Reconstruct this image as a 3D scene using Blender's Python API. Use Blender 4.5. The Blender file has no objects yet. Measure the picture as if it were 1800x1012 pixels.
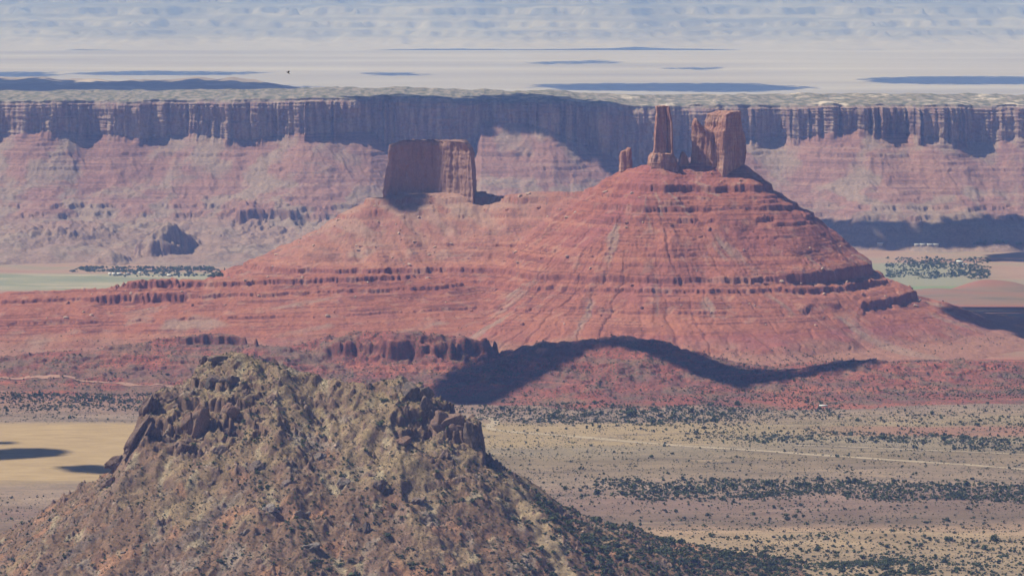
import bpy, math, random
import numpy as np
from mathutils import Vector, Matrix

random.seed(7)
rng = np.random.default_rng(7)
R = math.radians
scene = bpy.context.scene
COL = scene.collection

# ------------------------------------------------------------------ camera
H = 870.0                      # camera height over the near valley floor (metres)
S = 1.8e-4                     # tangent of one photo pixel (1800 px wide)
PITCH = math.atan((506 + 22) * S)
cam = bpy.data.objects.new("camera", bpy.data.cameras.new("camera"))
COL.objects.link(cam)
cam.data.sensor_fit = 'HORIZONTAL'
cam.data.angle = 2 * math.atan(900 * S)
cam.data.clip_start = 5.0
cam.data.clip_end = 200000.0
cam.location = (0, 0, H)
cam.rotation_euler = (R(90) - PITCH, 0, 0)
scene.camera = cam

# ------------------------------------------------------------------ sky, sun, exposure
SUN_EL, SUN_AZ = R(53), R(8)       # azimuth: from the left (-x), slightly beyond (+y)
TOSUN = Vector((-math.cos(SUN_EL) * math.cos(SUN_AZ), math.cos(SUN_EL) * math.sin(SUN_AZ), math.sin(SUN_EL)))
world = bpy.data.worlds.new("World")
scene.world = world
world.use_nodes = True
wn = world.node_tree
bg = wn.nodes["Background"]
sky = wn.nodes.new("ShaderNodeTexSky")
sky.sky_type = 'NISHITA'
sky.sun_disc = False
sky.sun_elevation = SUN_EL
sky.sun_rotation = math.atan2(TOSUN.x, TOSUN.y)
sky.altitude = 2300
sky.ozone_density = 2.0
bg.inputs[1].default_value = 0.05
wn.links.new(sky.outputs[0], bg.inputs[0])
sun = bpy.data.objects.new("sun", bpy.data.lights.new("sun", 'SUN'))
COL.objects.link(sun)
sun.data.energy = 4.6
sun.data.angle = R(0.5)
sun.data.color = (1.0, 0.95, 0.87)
sun.rotation_euler = TOSUN.to_track_quat('Z', 'Y').to_euler()
sun.location = (0, 0, 3000)
scene.view_settings.view_transform = 'Standard'
scene.view_settings.look = 'None'
scene.view_settings.gamma = 1.0
scene.view_settings.exposure = 0.12
scene.render.engine = 'CYCLES'
scene.cycles.use_denoising = True
scene.cycles.use_adaptive_sampling = False
scene.cycles.filter_width = 1.5
scene.cycles.max_bounces = 4
scene.cycles.diffuse_bounces = 1
scene.cycles.volume_bounces = 1

# ------------------------------------------------------------------ helpers
def W(px, py, D):
    """point of the place seen at photo pixel (px, py), D metres ahead"""
    u, v = (px - 900) * S, -(py - 506) * S
    c, s = math.cos(PITCH), math.sin(PITCH)
    dy, dz = c + v * s, -s + v * c
    return (D * u / dy, D, H + D * dz / dy)

def PX(x, y):                         # photo column of a place
    return 900 + x / (y * S) * (math.cos(PITCH))

def lin(r, g, b):
    f = lambda c: ((c / 255 + .055) / 1.055) ** 2.4 if c > 10 else c / 255 / 12.92
    return np.array([f(r), f(g), f(b)])

_perm = np.random.default_rng(11).permutation(1024)
_perm = np.concatenate([_perm, _perm])
_ga = np.random.default_rng(5).uniform(0, 2 * np.pi, 1024)
_gx, _gy = np.cos(_ga), np.sin(_ga)
_g3 = np.random.default_rng(6).normal(size=(1024, 3)); _g3 /= np.linalg.norm(_g3, axis=1)[:, None]

def perlin(x, y, seed=0):
    x = np.asarray(x, float) + seed * 17.13; y = np.asarray(y, float) + seed * 31.71
    xi = np.floor(x).astype(np.int64); yi = np.floor(y).astype(np.int64)
    xf, yf = x - xi, y - yi
    u = xf * xf * xf * (xf * (xf * 6 - 15) + 10); v = yf * yf * yf * (yf * (yf * 6 - 15) + 10)
    def g(ix, iy, dx, dy):
        h = _perm[(_perm[ix & 1023] + iy) & 1023]
        return _gx[h] * dx + _gy[h] * dy
    a = g(xi, yi, xf, yf); b = g(xi + 1, yi, xf - 1, yf)
    c = g(xi, yi + 1, xf, yf - 1); d = g(xi + 1, yi + 1, xf - 1, yf - 1)
    return ((a + (b - a) * u) * (1 - v) + (c + (d - c) * u) * v) * 1.5

def fbm(x, y, o=4, seed=0, gain=.5):
    t, a, n = 0, 1.0, 0
    for i in range(o):
        t = t + a * perlin(x * 2.03 ** i, y * 2.03 ** i, seed + i * 3); n += a; a *= gain
    return t / n * 1.4

def ridged(x, y, o=4, seed=0, gain=.5):
    t, a, n = 0, 1.0, 0
    for i in range(o):
        t = t + a * (1 - np.abs(perlin(x * 2.03 ** i, y * 2.03 ** i, seed + i * 3)) * 1.6); n += a; a *= gain
    return t / n

def perlin3(p, seed=0):
    p = p + seed * np.array([7.7, 3.3, 11.1])
    i = np.floor(p).astype(np.int64); f = p - i
    w = f * f * (3 - 2 * f)
    r = 0
    for dx in (0, 1):
        for dy in (0, 1):
            for dz in (0, 1):
                h = _perm[(_perm[(_perm[(i[:, 0] + dx) & 1023] + i[:, 1] + dy) & 1023] + i[:, 2] + dz) & 1023]
                dot = (_g3[h] * (f - np.array([dx, dy, dz]))).sum(1)
                r = r + dot * np.where(dx, w[:, 0], 1 - w[:, 0]) * np.where(dy, w[:, 1], 1 - w[:, 1]) * np.where(dz, w[:, 2], 1 - w[:, 2])
    return r * 1.5

def fbm3(p, o=4, seed=0, gain=.5):
    t, a, n = 0, 1.0, 0
    for k in range(o):
        t = t + a * perlin3(p * 2.03 ** k, seed + k); n += a; a *= gain
    return t / n * 1.4

def sst(a, b, x):
    t = np.clip((x - a) / (b - a), 0, 1)
    return t * t * (3 - 2 * t)

def mixc(c, d, m):
    m = np.asarray(m)[..., None]
    return c * (1 - m) + d * m

def tag(o, label=None, cat=None, group=None, kind=None):
    if label: o["label"] = label
    if cat: o["category"] = cat
    if group: o["group"] = group
    if kind: o["kind"] = kind
    return o

def link_mesh(name, verts, faces_flat, sizes, mat, parent=None, col=None):
    me = bpy.data.meshes.new(name)
    verts = np.asarray(verts, np.float32)
    sizes = np.asarray(sizes, np.int32)
    me.vertices.add(len(verts)); me.vertices.foreach_set("co", verts.ravel())
    me.loops.add(int(sizes.sum())); me.loops.foreach_set("vertex_index", np.asarray(faces_flat, np.int32).ravel())
    me.polygons.add(len(sizes))
    st = np.zeros(len(sizes), np.int32); st[1:] = np.cumsum(sizes)[:-1]
    me.polygons.foreach_set("loop_start", st)
    me.update(calc_edges=True)
    if col is not None:
        a = me.color_attributes.new("Col", 'FLOAT_COLOR', 'POINT')
        c4 = np.ones((len(verts), 4), np.float32); c4[:, :3] = np.clip(np.asarray(col).reshape(-1, 3), 0.005, 1)
        a.data.foreach_set("color", c4.ravel())
    me.materials.append(mat)
    o = bpy.data.objects.new(name, me)
    COL.objects.link(o)
    if parent: o.parent = parent
    return o

def grid_faces(r, c, wrap=False):
    i = np.arange(r * c).reshape(r, c)
    if wrap:
        j = np.roll(i, -1, axis=1)
        a, b, d, e = i[:-1], j[:-1], j[1:], i[1:]
    else:
        a, b, d, e = i[:-1, :-1], i[:-1, 1:], i[1:, 1:], i[1:, :-1]
    return np.stack([a, b, d, e], -1).reshape(-1, 4)

def grid_obj(name, X, Y, Z, mat, col=None):
    f = grid_faces(*X.shape)
    return link_mesh(name, np.stack([X, Y, Z], -1).reshape(-1, 3), f, np.full(len(f), 4), mat, col=col)

def slope_of(X, Y, Z):
    """local steepness of a height grid (X varies on axis 1, Y on axis 0)"""
    gx = np.gradient(Z, axis=1) / np.maximum(np.abs(np.gradient(X, axis=1)), 1e-3)
    gy = np.gradient(Z, axis=0) / np.maximum(np.abs(np.gradient(Y, axis=0)), 1e-3)
    return np.sqrt(gx * gx + gy * gy)

class Field:
    """height lookup on a regular-axis grid"""
    def __init__(s, xs, ys, Z): s.xs, s.ys, s.Z = xs, ys, Z
    def __call__(s, x, y):
        x = np.clip(x, s.xs[0], s.xs[-1] - 1e-3); y = np.clip(y, s.ys[0], s.ys[-1] - 1e-3)
        i = np.clip(np.searchsorted(s.xs, x, 'right') - 1, 0, len(s.xs) - 2); j = np.clip(np.searchsorted(s.ys, y, 'right') - 1, 0, len(s.ys) - 2)
        u = (x - s.xs[i]) / (s.xs[i + 1] - s.xs[i]); v = (y - s.ys[j]) / (s.ys[j + 1] - s.ys[j])
        Z = s.Z
        return (Z[j, i] * (1 - u) + Z[j, i + 1] * u) * (1 - v) + (Z[j + 1, i] * (1 - u) + Z[j + 1, i + 1] * u) * v

def polyline(X, Y, pts):
    """distance to a polyline, ridge height at the nearest point, running length there"""
    best = np.full(X.shape, 1e9); zr = np.zeros(X.shape); sr = np.zeros(X.shape); acc = 0
    side = np.zeros(X.shape)
    for a, b in zip(pts[:-1], pts[1:]):
        dx, dy = b[0] - a[0], b[1] - a[1]
        L2 = dx * dx + dy * dy; L = math.sqrt(L2)
        t = np.clip(((X - a[0]) * dx + (Y - a[1]) * dy) / L2, 0, 1)
        d = np.hypot(X - a[0] - t * dx, Y - a[1] - t * dy)
        m = d < best
        best = np.where(m, d, best); zr = np.where(m, a[2] + t * (b[2] - a[2]), zr); sr = np.where(m, acc + t * L, sr)
        side = np.where(m, Y - a[1] - t * dy, side)
        acc += L
    return best, zr, sr, side

def descend(z0, d, knots):
    """height after walking d down from z0; knots = [(lower height limit, slope), ...] from the top down"""
    z = np.array(z0, float); rest = np.array(d, float)
    for lim, sl in knots:
        room = np.maximum(z - lim, 0) / sl
        step = np.minimum(room, rest)
        z = z - step * sl; rest = rest - step
    return z

def smax(arrs, k):
    m = np.maximum.reduce(arrs)
    return m + k * np.log(sum(np.exp((a - m) / k) for a in arrs))

def ridge_max(X, Y, pts, f):
    """upper envelope of the slopes that descend from every stretch of a ridge line"""
    out = None
    for a, b in zip(pts[:-1], pts[1:]):
        d, z, s_, sd = polyline(X, Y, [a, b])
        h = f(z, d, sd)
        out = h if out is None else np.maximum(out, h)
    return out

def terrace(Z, zs, levels):
    """steepen the height field at strata levels; levels = [(height, cliff height array, mask array)]"""
    out = Z.copy()
    for zk, c, m in levels:
        t = (zs - zk) / np.maximum(c, .5)
        g = np.where(t < 0, -.5 * np.clip(1 + t / 1.6, 0, 1), .5 * np.clip(1 - t / 1.6, 0, 1))
        k = np.clip(t / .07, -1, 1)
        g = np.where(np.abs(t) < .07, g * np.abs(k) , g)
        out = out + c * g * m
    return out

# ------------------------------------------------------------------ materials
def new_mat(name, rough=.95):
    m = bpy.data.materials.new(name); m.use_nodes = True
    nt = m.node_tree; b = nt.nodes["Principled BSDF"]
    b.inputs["Roughness"].default_value = rough
    b.inputs["Specular IOR Level"].default_value = .12
    return m, nt, b

def N(nt, t, **k):
    n = nt.nodes.new(t)
    for a, v in k.items():
        if a.startswith("i_"): n.inputs[a[2:].replace("_", " ")].default_value = v
        else: setattr(n, a, v)
    return n

def noise_node(nt, vec, scale, detail=4, rough=.6):
    n = N(nt, "ShaderNodeTexNoise"); n.inputs["Scale"].default_value = scale
    n.inputs["Detail"].default_value = detail; n.inputs["Roughness"].default_value = rough
    nt.links.new(vec, n.inputs["Vector"]); return n

def ramp(nt, fac, stops, interp='LINEAR'):
    r = N(nt, "ShaderNodeValToRGB"); e = r.color_ramp.elements; r.color_ramp.interpolation = interp
    while len(e) < len(stops): e.new(.5)
    for k, (p, c) in enumerate(stops):
        e[k].position = p; e[k].color = (*c, 1) if hasattr(c, '__len__') else (c, c, c, 1)
    nt.links.new(fac, r.inputs[0]); return r

def mix(nt, fac, a, b, mode='MIX'):
    n = N(nt, "ShaderNodeMix", data_type='RGBA', blend_type=mode)
    for s, v in ((n.inputs[0], fac), (n.inputs[6], a), (n.inputs[7], b)):
        if isinstance(v, (int, float)): s.default_value = v
        elif hasattr(v, 'links') or hasattr(v, 'is_linked'): nt.links.new(v, s)
        else: s.default_value = (*v, 1)
    return n.outputs[2]

def terrain_mat(name, grain, amt=.35, bump=1.0, bdist=1.0, speck=None, speck_col=(.05, .06, .035), speck_scale=.2):
    """colour attribute (true rock and soil colours) times fine mineral grain, plus bump"""
    m, nt, b = new_mat(name)
    at = N(nt, "ShaderNodeVertexColor", layer_name="Col")
    geo = N(nt, "ShaderNodeNewGeometry")
    n1 = noise_node(nt, geo.outputs["Position"], 1 / grain, 6, .7)
    g = ramp(nt, n1.outputs[0], [(.28, 1 - amt * 1.3), (.5, 1.0), (.72, 1 + amt)])
    c = mix(nt, 1.0, at.outputs[0], g.outputs[0], 'MULTIPLY')
    if speck:
        v = N(nt, "ShaderNodeTexVoronoi"); v.inputs["Scale"].default_value = speck_scale
        nt.links.new(geo.outputs["Position"], v.inputs["Vector"])
        n2 = noise_node(nt, geo.outputs["Position"], speck_scale / 14, 4, .6)
        sc = N(nt, "ShaderNodeMath", operation='MULTIPLY'); nt.links.new(n2.outputs[0], sc.inputs[0]); sc.inputs[1].default_value = speck
        lt = N(nt, "ShaderNodeMath", operation='LESS_THAN'); nt.links.new(v.outputs["Distance"], lt.inputs[0]); nt.links.new(sc.outputs[0], lt.inputs[1])
        c = mix(nt, lt.outputs[0], c, speck_col)
    nt.links.new(c, b.inputs["Base Color"])
    bm = N(nt, "ShaderNodeBump"); bm.inputs["Strength"].default_value = bump; bm.inputs["Distance"].default_value = bdist
    n3 = noise_node(nt, geo.outputs["Position"], 1 / grain * .6, 8, .75)
    nt.links.new(n3.outputs[0], bm.inputs["Height"]); nt.links.new(bm.outputs[0], b.inputs["Normal"])
    return m

def plain_mat(name, col, var=.3, scale=.3, rough=.9):
    m, nt, b = new_mat(name, rough)
    geo = N(nt, "ShaderNodeNewGeometry")
    n1 = noise_node(nt, geo.outputs["Position"], scale, 5, .6)
    g = ramp(nt, n1.outputs[0], [(.3, tuple(np.array(col) * (1 - var))), (.7, tuple(np.minimum(np.array(col) * (1 + var), 1)))])
    nt.links.new(g.outputs[0], b.inputs["Base Color"])
    return m

# true surface colours (linear albedo)
ORANGE = np.array([.35, .138, .092]); PINK = np.array([.31, .114, .10]); REDDK = np.array([.22, .075, .06])
PALE = np.array([.50, .33, .25]); GREYT = np.array([.34, .25, .20]); SCRUB = np.array([.11, .11, .075])
LEDGE = np.array([.20, .075, .06]); MESAR = np.array([.36, .195, .165])

# ------------------------------------------------------------------ valley floor and plains: one ground sheet to the horizon
def ground_z(x, y):
    z = np.interp(y, [-3000, 8100, 9500, 11000, 90000], [0, 0, -80, -168, -168])
    z = z + fbm(x / 420, y / 300, 3, 71) * 3.5 * sst(3600, 3800, y) * (y < 9000)
    # gentle swells at the near right
    z = z + 9 * np.exp(-((y - 4950) / 60) ** 2 - ((x - 560) / 260) ** 2) + 7 * np.exp(-((y - 4680) / 50) ** 2 - ((x - 520) / 200) ** 2)
    # red mounds by the green fields on the right
    for (px, D, h, w) in ((1730, 10350, 38, 90), (1790, 10300, 26, 80), (1650, 10150, 18, 130), (1500, 9700, 22, 260), (1760, 9700, 25, 300)):
        x0 = (px - 900) * S * D
        z = z + h * np.exp(-((x - x0) / w) ** 2 - ((y - D) / (w * 1.2)) ** 2)
    return z

gx = np.concatenate([np.linspace(-26000, -3000, 60), np.linspace(-2950, -1100, 90), np.linspace(-1090, 1500, 250), np.linspace(1520, 3000, 80), np.linspace(3100, 26000, 60)])
gy = np.concatenate([np.linspace(-2500, 3700, 30), np.linspace(3720, 7600, 380), np.linspace(7620, 11500, 220), np.linspace(11600, 90000, 300)])
GX, GY = np.meshgrid(gx, gy)
GZ = ground_z(GX, GY)
ground_f = Field(gx, gy, GZ)

def ground_mat():
    m, nt, b = new_mat("valley_floor_soil")
    geo = N(nt, "ShaderNodeNewGeometry"); pos = geo.outputs["Position"]
    mp = N(nt, "ShaderNodeMapping"); mp.inputs["Scale"].default_value = (.35, 1, 1)
    nt.links.new(pos, mp.inputs["Vector"]); P = mp.outputs[0]
    sep = N(nt, "ShaderNodeSeparateXYZ"); nt.links.new(pos, sep.inputs[0])
    nw = noise_node(nt, P, 1 / 260, 4, .55)
    # distance bands of the valley (soil types), warped
    ma = N(nt, "ShaderNodeMath", operation='MULTIPLY_ADD'); nt.links.new(nw.outputs[0], ma.inputs[0]); ma.inputs[1].default_value = 420; nt.links.new(sep.outputs[1], ma.inputs[2])
    # skew with x so the bands run slightly oblique
    mb = N(nt, "ShaderNodeMath", operation='MULTIPLY_ADD'); nt.links.new(sep.outputs[0], mb.inputs[0]); mb.inputs[1].default_value = -.10; nt.links.new(ma.outputs[0], mb.inputs[2])
    mr = N(nt, "ShaderNodeMapRange"); nt.links.new(mb.outputs[0], mr.inputs[0])
    mr.inputs[1].default_value = 4500 + 210; mr.inputs[2].default_value = 7300 + 210
    tan, sage, red, dk = (.315, .245, .15), (.225, .172, .112), (.34, .145, .095), (.185, .132, .098)
    def py(p): return (H / ((p + 22) * S) - 4500) / 2800
    rm = ramp(nt, mr.outputs[0], [(py(1012), (.31, .23, .15)), (py(965), (.36, .26, .165)), (py(945), (.37, .25, .17)), (py(930), dk), (py(890), (.24, .16, .13)),
                                  (py(862), (.30, .22, .165)), (py(815), sage), (py(792), (.285, .23, .16)), (py(765), tan), (py(745), (.30, .22, .155)), (py(728), (.27, .20, .155)), (py(700), (.30, .17, .125)), (1.0, (.33, .14, .10))])
    # streaky patches
    n2 = noise_node(nt, P, 1 / 60, 6, .65)
    st = ramp(nt, n2.outputs[0], [(.3, .72), (.5, 1.0), (.7, 1.28)])
    c = mix(nt, 1.0, rm.outputs[0], st.outputs[0], 'MULTIPLY')
    # golden grass field on the left
    nf = noise_node(nt, P, 1 / 120, 4, .6)
    def band(sock, lo, hi, soft):
        a = N(nt, "ShaderNodeMapRange", interpolation_type='SMOOTHSTEP'); nt.links.new(sock, a.inputs[0]); a.inputs[1].default_value = lo - soft; a.inputs[2].default_value = lo + soft
        d = N(nt, "ShaderNodeMapRange", interpolation_type='SMOOTHSTEP'); nt.links.new(sock, d.inputs[0]); d.inputs[1].default_value = hi - soft; d.inputs[2].default_value = hi + soft
        d.inputs[3].default_value = 1; d.inputs[4].default_value = 0
        mm = N(nt, "ShaderNodeMath", operation='MULTIPLY'); nt.links.new(a.outputs[0], mm.inputs[0]); nt.links.new(d.outputs[0], mm.inputs[1]); return mm.outputs[0]
    def mul(a_, b_):
        mm = N(nt, "ShaderNodeMath", operation='MULTIPLY'); nt.links.new(a_, mm.inputs[0]); nt.links.new(b_, mm.inputs[1]); return mm.outputs[0]
    wy = N(nt, "ShaderNodeMath", operation='MULTIPLY_ADD'); nt.links.new(nf.outputs[0], wy.inputs[0]); wy.inputs[1].default_value = 90; nt.links.new(sep.outputs[1], wy.inputs[2])
    fld = mul(band(wy.outputs[0], 5560, 6330, 40), band(sep.outputs[0], -4000, -560, 120))
    n5 = noise_node(nt, P, 1 / 25, 5, .6)
    fc = ramp(nt, n5.outputs[0], [(.3, (.35, .25, .135)), (.7, (.46, .335, .19))])
    c = mix(nt, fld, c, fc.outputs[0])
    fld2 = mul(band(wy.outputs[0], 6010, 6330, 30), band(sep.outputs[0], -200, 420, 120))
    c = mix(nt, fld2, c, (.36, .27, .16))
    # speckle of dry shrubs
    v = N(nt, "ShaderNodeTexVoronoi"); v.inputs["Scale"].default_value = 1 / 5.5; nt.links.new(pos, v.inputs["Vector"])
    n4 = noise_node(nt, P, 1 / 90, 3, .6)
    sc = N(nt, "ShaderNodeMath", operation='MULTIPLY'); nt.links.new(n4.outputs[0], sc.inputs[0]); sc.inputs[1].default_value = .62
    lt = N(nt, "ShaderNodeMath", operation='LESS_THAN'); nt.links.new(v.outputs["Distance"], lt.inputs[0]); nt.links.new(sc.outputs[0], lt.inputs[1])
    inv = N(nt, "ShaderNodeMath", operation='SUBTRACT'); inv.inputs[0].default_value = 1; nt.links.new(fld, inv.inputs[1])
    spk = mul(lt.outputs[0], inv.outputs[0])
    spk2 = N(nt, "ShaderNodeMath", operation='MULTIPLY'); nt.links.new(spk, spk2.inputs[0]); spk2.inputs[1].default_value = .55
    c = mix(nt, spk2.outputs[0], c, (.12, .115, .085))
    c = mix(nt, mul(band(wy.outputs[0], 6150, 6290, 25), band(sep.outputs[0], 660, 3000, 160)), c, (.30, .165, .115))
    # bare sandy streaks and darker swales
    mp3 = N(nt, "ShaderNodeMapping"); mp3.inputs["Scale"].default_value = (.22, 1, 1); nt.links.new(pos, mp3.inputs["Vector"])
    n8 = noise_node(nt, mp3.outputs[0], 1 / 34, 7, .7); b8 = ramp(nt, n8.outputs[0], [(.60, 0.0), (.66, .6)])
    c = mix(nt, mul(b8.outputs[0], inv.outputs[0]), c, (.42, .31, .21))
    n9 = noise_node(nt, mp3.outputs[0], 1 / 52, 7, .7); n9.inputs["Distortion"].default_value = .6; b9 = ramp(nt, n9.outputs[0], [(.36, .65), (.44, 0.0)])
    c = mix(nt, mul(b9.outputs[0], inv.outputs[0]), c, (.16, .125, .095))
    # beyond the first rise: river valley
    n6 = noise_node(nt, P, 1 / 180, 5, .6)
    rv = ramp(nt, n6.outputs[0], [(.3, (.30, .17, .13)), (.5, (.36, .24, .18)), (.7, (.27, .24, .17))])
    c = mix(nt, band(sep.outputs[1], 7500, 30000, 300), c, rv.outputs[0])
    # irrigated meadows by the river
    mead = band(wy.outputs[0], 10640, 11520, 60)
    nm = noise_node(nt, P, 1 / 110, 4, .6)
    mc = ramp(nt, nm.outputs[0], [(.35, (.22, .24, .165)), (.5, (.30, .29, .20)), (.65, (.42, .36, .27))])
    c = mix(nt, mul(mead, band(sep.outputs[0], -2600, -700, 160)), c, mc.outputs[0])
    c = mix(nt, mul(band(wy.outputs[0], 8000, 10420, 120), band(sep.outputs[0], 900, 4500, 200)), c, ramp(nt, n6.outputs[0], [(.38, (.30, .135, .10)), (.55, (.25, .17, .125)), (.66, (.16, .135, .10))]).outputs[0])
    c = mix(nt, mul(band(wy.outputs[0], 10690, 11050, 45), band(sep.outputs[0], 1150, 4500, 200)), c, (.20, .26, .14))
    c = mix(nt, mul(band(wy.outputs[0], 11050, 11950, 60), band(sep.outputs[0], 1150, 1700, 160)), c, (.27, .265, .19))
    # pale desert far beyond the mesa
    mp2 = N(nt, "ShaderNodeMapping"); mp2.inputs["Scale"].default_value = (.25, 1, 1); nt.links.new(pos, mp2.inputs["Vector"])
    n7 = noise_node(nt, mp2.outputs[0], 1 / 2600, 6, .6)
    pl = ramp(nt, n7.outputs[0], [(.3, (.27, .245, .22)), (.5, (.37, .345, .315)), (.7, (.47, .44, .41))])
    c = mix(nt, band(sep.outputs[1], 16000, 200000, 800), c, pl.outputs[0])
    nt.links.new(c, b.inputs["Base Color"])
    bm = N(nt, "ShaderNodeBump"); bm.inputs["Strength"].default_value = .8; bm.inputs["Distance"].default_value = 1.2
    n3 = noise_node(nt, pos, 1 / 7, 6, .7); nt.links.new(n3.outputs[0], bm.inputs["Height"]); nt.links.new(bm.outputs[0], b.inputs["Normal"])
    return m
tag(grid_obj("ground", GX, GY, GZ, ground_mat()), kind="structure")

# ------------------------------------------------------------------ the great red cone, its bench and the neighbouring butte slope
STEP = 2.6
cx = np.arange(-1720, 1900, STEP); cy = np.concatenate([np.arange(6980, 8120, STEP), np.arange(8120, 9300, 7.0)])
X, Y = np.meshgrid(cx, cy)
wx = X + 14 * fbm(X / 120, Y / 120, 3, 1) + 4 * fbm(X / 25, Y / 25, 3, 2)
wy_ = Y + 14 * fbm(X / 120, Y / 120, 3, 3) + 4 * fbm(X / 25, Y / 25, 3, 4)
crest = [W(1048, 329, 8160), W(1100, 300, 8080), W(1140, 290, 8020), W(1168, 280, 8000), W(1200, 288, 8000), W(1245, 287, 8000), W(1296, 290, 8010)]
d1, z1, s1, sd1 = polyline(wx, wy_, crest)
th = np.arctan2(wy_ - 8000, wx - 330)
gul = ridged(th * 5.5, d1 / 900 + 1.7, 3, 21)
gul2 = ridged(th * 17, d1 / 500, 3, 22)
amp = sst(60, 260, d1)
nn = 1 + .04 * fbm(th * 2, d1 / 300, 2, 8) + .13 * sst(1380, 1560, PX(X, Y))
A = ridge_max(wx, wy_, crest, lambda z, d, sd: descend(z, np.maximum(d - 14, 0) * nn, [(152, .70), (92, .50), (22, .335), (-40, .13), (-400, .3)]))
A = A + amp * ((gul - .55) * 8 + (gul2 - .55) * 3)
butte = [W(668, 349, 8350), W(720, 340, 8350), W(835, 337, 8350)]
d2, z2, s2, sd2 = polyline(wx, wy_, butte)
B = ridge_max(wx, wy_, butte, lambda z, d, sd: descend(z, np.maximum(d - 30, 0), [(230, .60), (160, .50), (90, .42), (22, .335), (-40, .13), (-400, .3)]))
B = B + sst(30, 200, d2) * (ridged(X / 110 + .3 * Y / 110, Y / 500, 3, 25) - .55) * 14
saddle = [W(835, 338, 8350), W(880, 345, 8300), W(935, 335, 8260), W(1000, 338, 8220), W(1048, 329, 8160)]
d3, z3, s3, sd3 = polyline(wx, wy_, saddle)
C_ = ridge_max(wx, wy_, saddle, lambda z, d, sd: descend(z, d, [(170, .56), (92, .45), (22, .335), (-40, .13), (-400, .3)])) + sst(20, 160, d3) * (ridged(X / 90 + .2 * Y / 90, Y / 600, 3, 26) - .55) * 13
spur = [W(760, 488, 7850), W(600, 484, 7830), W(450, 486, 7830), W(320, 498, 7800), W(180, 505, 7790), (W(100, 509, 7780)), W(30, 511, 7770), W(-40, 530, 7760), W(-200, 545, 7750)]
d4, z4, s4, sd4 = polyline(wx, wy_, spur)
D_ = ridge_max(wx, wy_, [p if not isinstance(p[0], tuple) else p[0] for p in spur], lambda z, d, sd: descend(z + 2, np.where(sd < 0, np.maximum(d - 25, 0), d * 1.3), [(22, .335), (-40, .13), (-400, .3)])) + sst(20, 200, d4) * (ridged(X / 120, Y / 800, 3, 27) - .55) * 5
RAW = smax([A, B, C_, D_], 4.)
RAW = RAW + fbm(X / 40, Y / 40, 4, 30) * 1.8 + fbm(X / 9, Y / 9, 3, 31) * .9
# right toe: the slope dips into the river valley
ZS = RAW - .026 * np.minimum(X - 200, 0) + fbm(X / 70, Y / 70, 3, 33) * 2.6 + fbm(X / 11, Y / 11, 3, 34) * 2.0
def zl(py, top=428., sl=.70):
    D = (870 - top + sl * 8000) / ((py + 22) * S + sl); return H - D * (py + 22) * S
PXc = PX(X, Y)
def msk(f, seed, lo, hi): return sst(lo, hi, fbm(X / f, Y / (f * 1.5), 3, seed))
R_ = sst(1330, 1450, PXc)
Lc = sst(150, 190, PXc) * (1 - sst(310, 345, PXc))
ztop = 1 - sst(1130, 1000, PXc) * 0
tower_ok = sst(1060, 1110, PXc)
lv = [(zl(330), 15 + 3 * fbm(X / 10, Y / 10, 2, 40), .15 + .85 * tower_ok),
      (zl(346), 6., msk(160, 41, -.2, .2)), (zl(355), 6.5, msk(120, 42, -.1, .25)),
      (zl(366), 10., .35 + .65 * msk(200, 43, -.35, .0)), (zl(386), 11., msk(70, 44, .0, .2)),
      (zl(395), 6., msk(90, 45, -.05, .2)), (zl(404), 3., msk(120, 46, -.2, .1)), (zl(418), 4., msk(110, 47, .05, .3)),
      (zl(436), 3.5, .8 * msk(160, 48, -.2, .1)), (zl(446), 4.5, msk(140, 49, -.1, .15)), (zl(462), 2.5, msk(140, 50, .0, .3)),
      (166., 11 + 15 * R_ + 8 * Lc + 4 * fbm(X / 22, Y / 22, 2, 53), .9 + .1 * msk(45, 51, -.35, .05)),
      (143., 8 + 5 * R_ + 14 * Lc + 3 * fbm(X / 18, Y / 18, 2, 54), .7 + .3 * msk(90, 52, -.3, .0)),
      (100., 5 + 13 * R_, msk(110, 55, -.15, .05)),
      (62., 3., msk(90, 57, .1, .3))]
CZ = terrace(RAW, ZS, lv)
tz = ZS / 7.3 + .5 * fbm(X / 300, Y / 300, 2, 56)
CZ = CZ + (np.clip(1 - np.mod(tz, 1) * 1.25, 0, 1) - .5) * 2.0 * msk(120, 58, -.15, .25) * sst(90, 150, ZS)
# knock-on: individual gully cuts through the main bench
cut = sst(.86, .97, ridged(th * 9 + .2 * fbm(X / 60, Y / 60, 2, 9), d1 / 2500, 1, 60)) * sst(250, 330, d1) * (PXc > 850)
CZ = CZ - cut * 3
CZ = CZ + fbm(X / 5, Y / 5, 2, 61) * .5
sl_c = slope_of(X, Y, CZ)
zz = CZ - .026 * np.minimum(X - 200, 0)
bn = fbm(zz / 9, X / 900, 4, 63)
col = mixc(PINK, ORANGE, sst(-.5, .5, fbm(X / 260, Y / 200, 4, 64) + .6 * (zz > 60) * sst(300, 170, zz)))
col = mixc(col, ORANGE * np.array([.80, .72, .80]), sst(.0, .5, bn) * .7)
col = mixc(col, np.array([.43, .19, .12]), sst(.1, .6, fbm(zz / 14 + 5, X / 700, 3, 65)) * .6)
bed = sst(.06, .15, fbm(zz / 4.0, X / 1500, 3, 163)) * sst(-.2, .1, fbm(X / 120, Y / 90, 3, 164)) * sst(40, 80, zz)
col = mixc(col, np.array([.16, .06, .05]), bed * .75)
deb = sst(.1, .45, fbm(th * 9, d1 / 700, 4, 66)) * sst(.0, .3, fbm(X / 160, Y / 160, 3, 67)) * sst(30, 120, d1)
col = mixc(col, GREYT, deb * .7)
deb2 = sst(300, 60, d2) * sst(-.25, .25, fbm(X / 60 + Y / 90, Y / 200, 4, 68))
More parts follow.
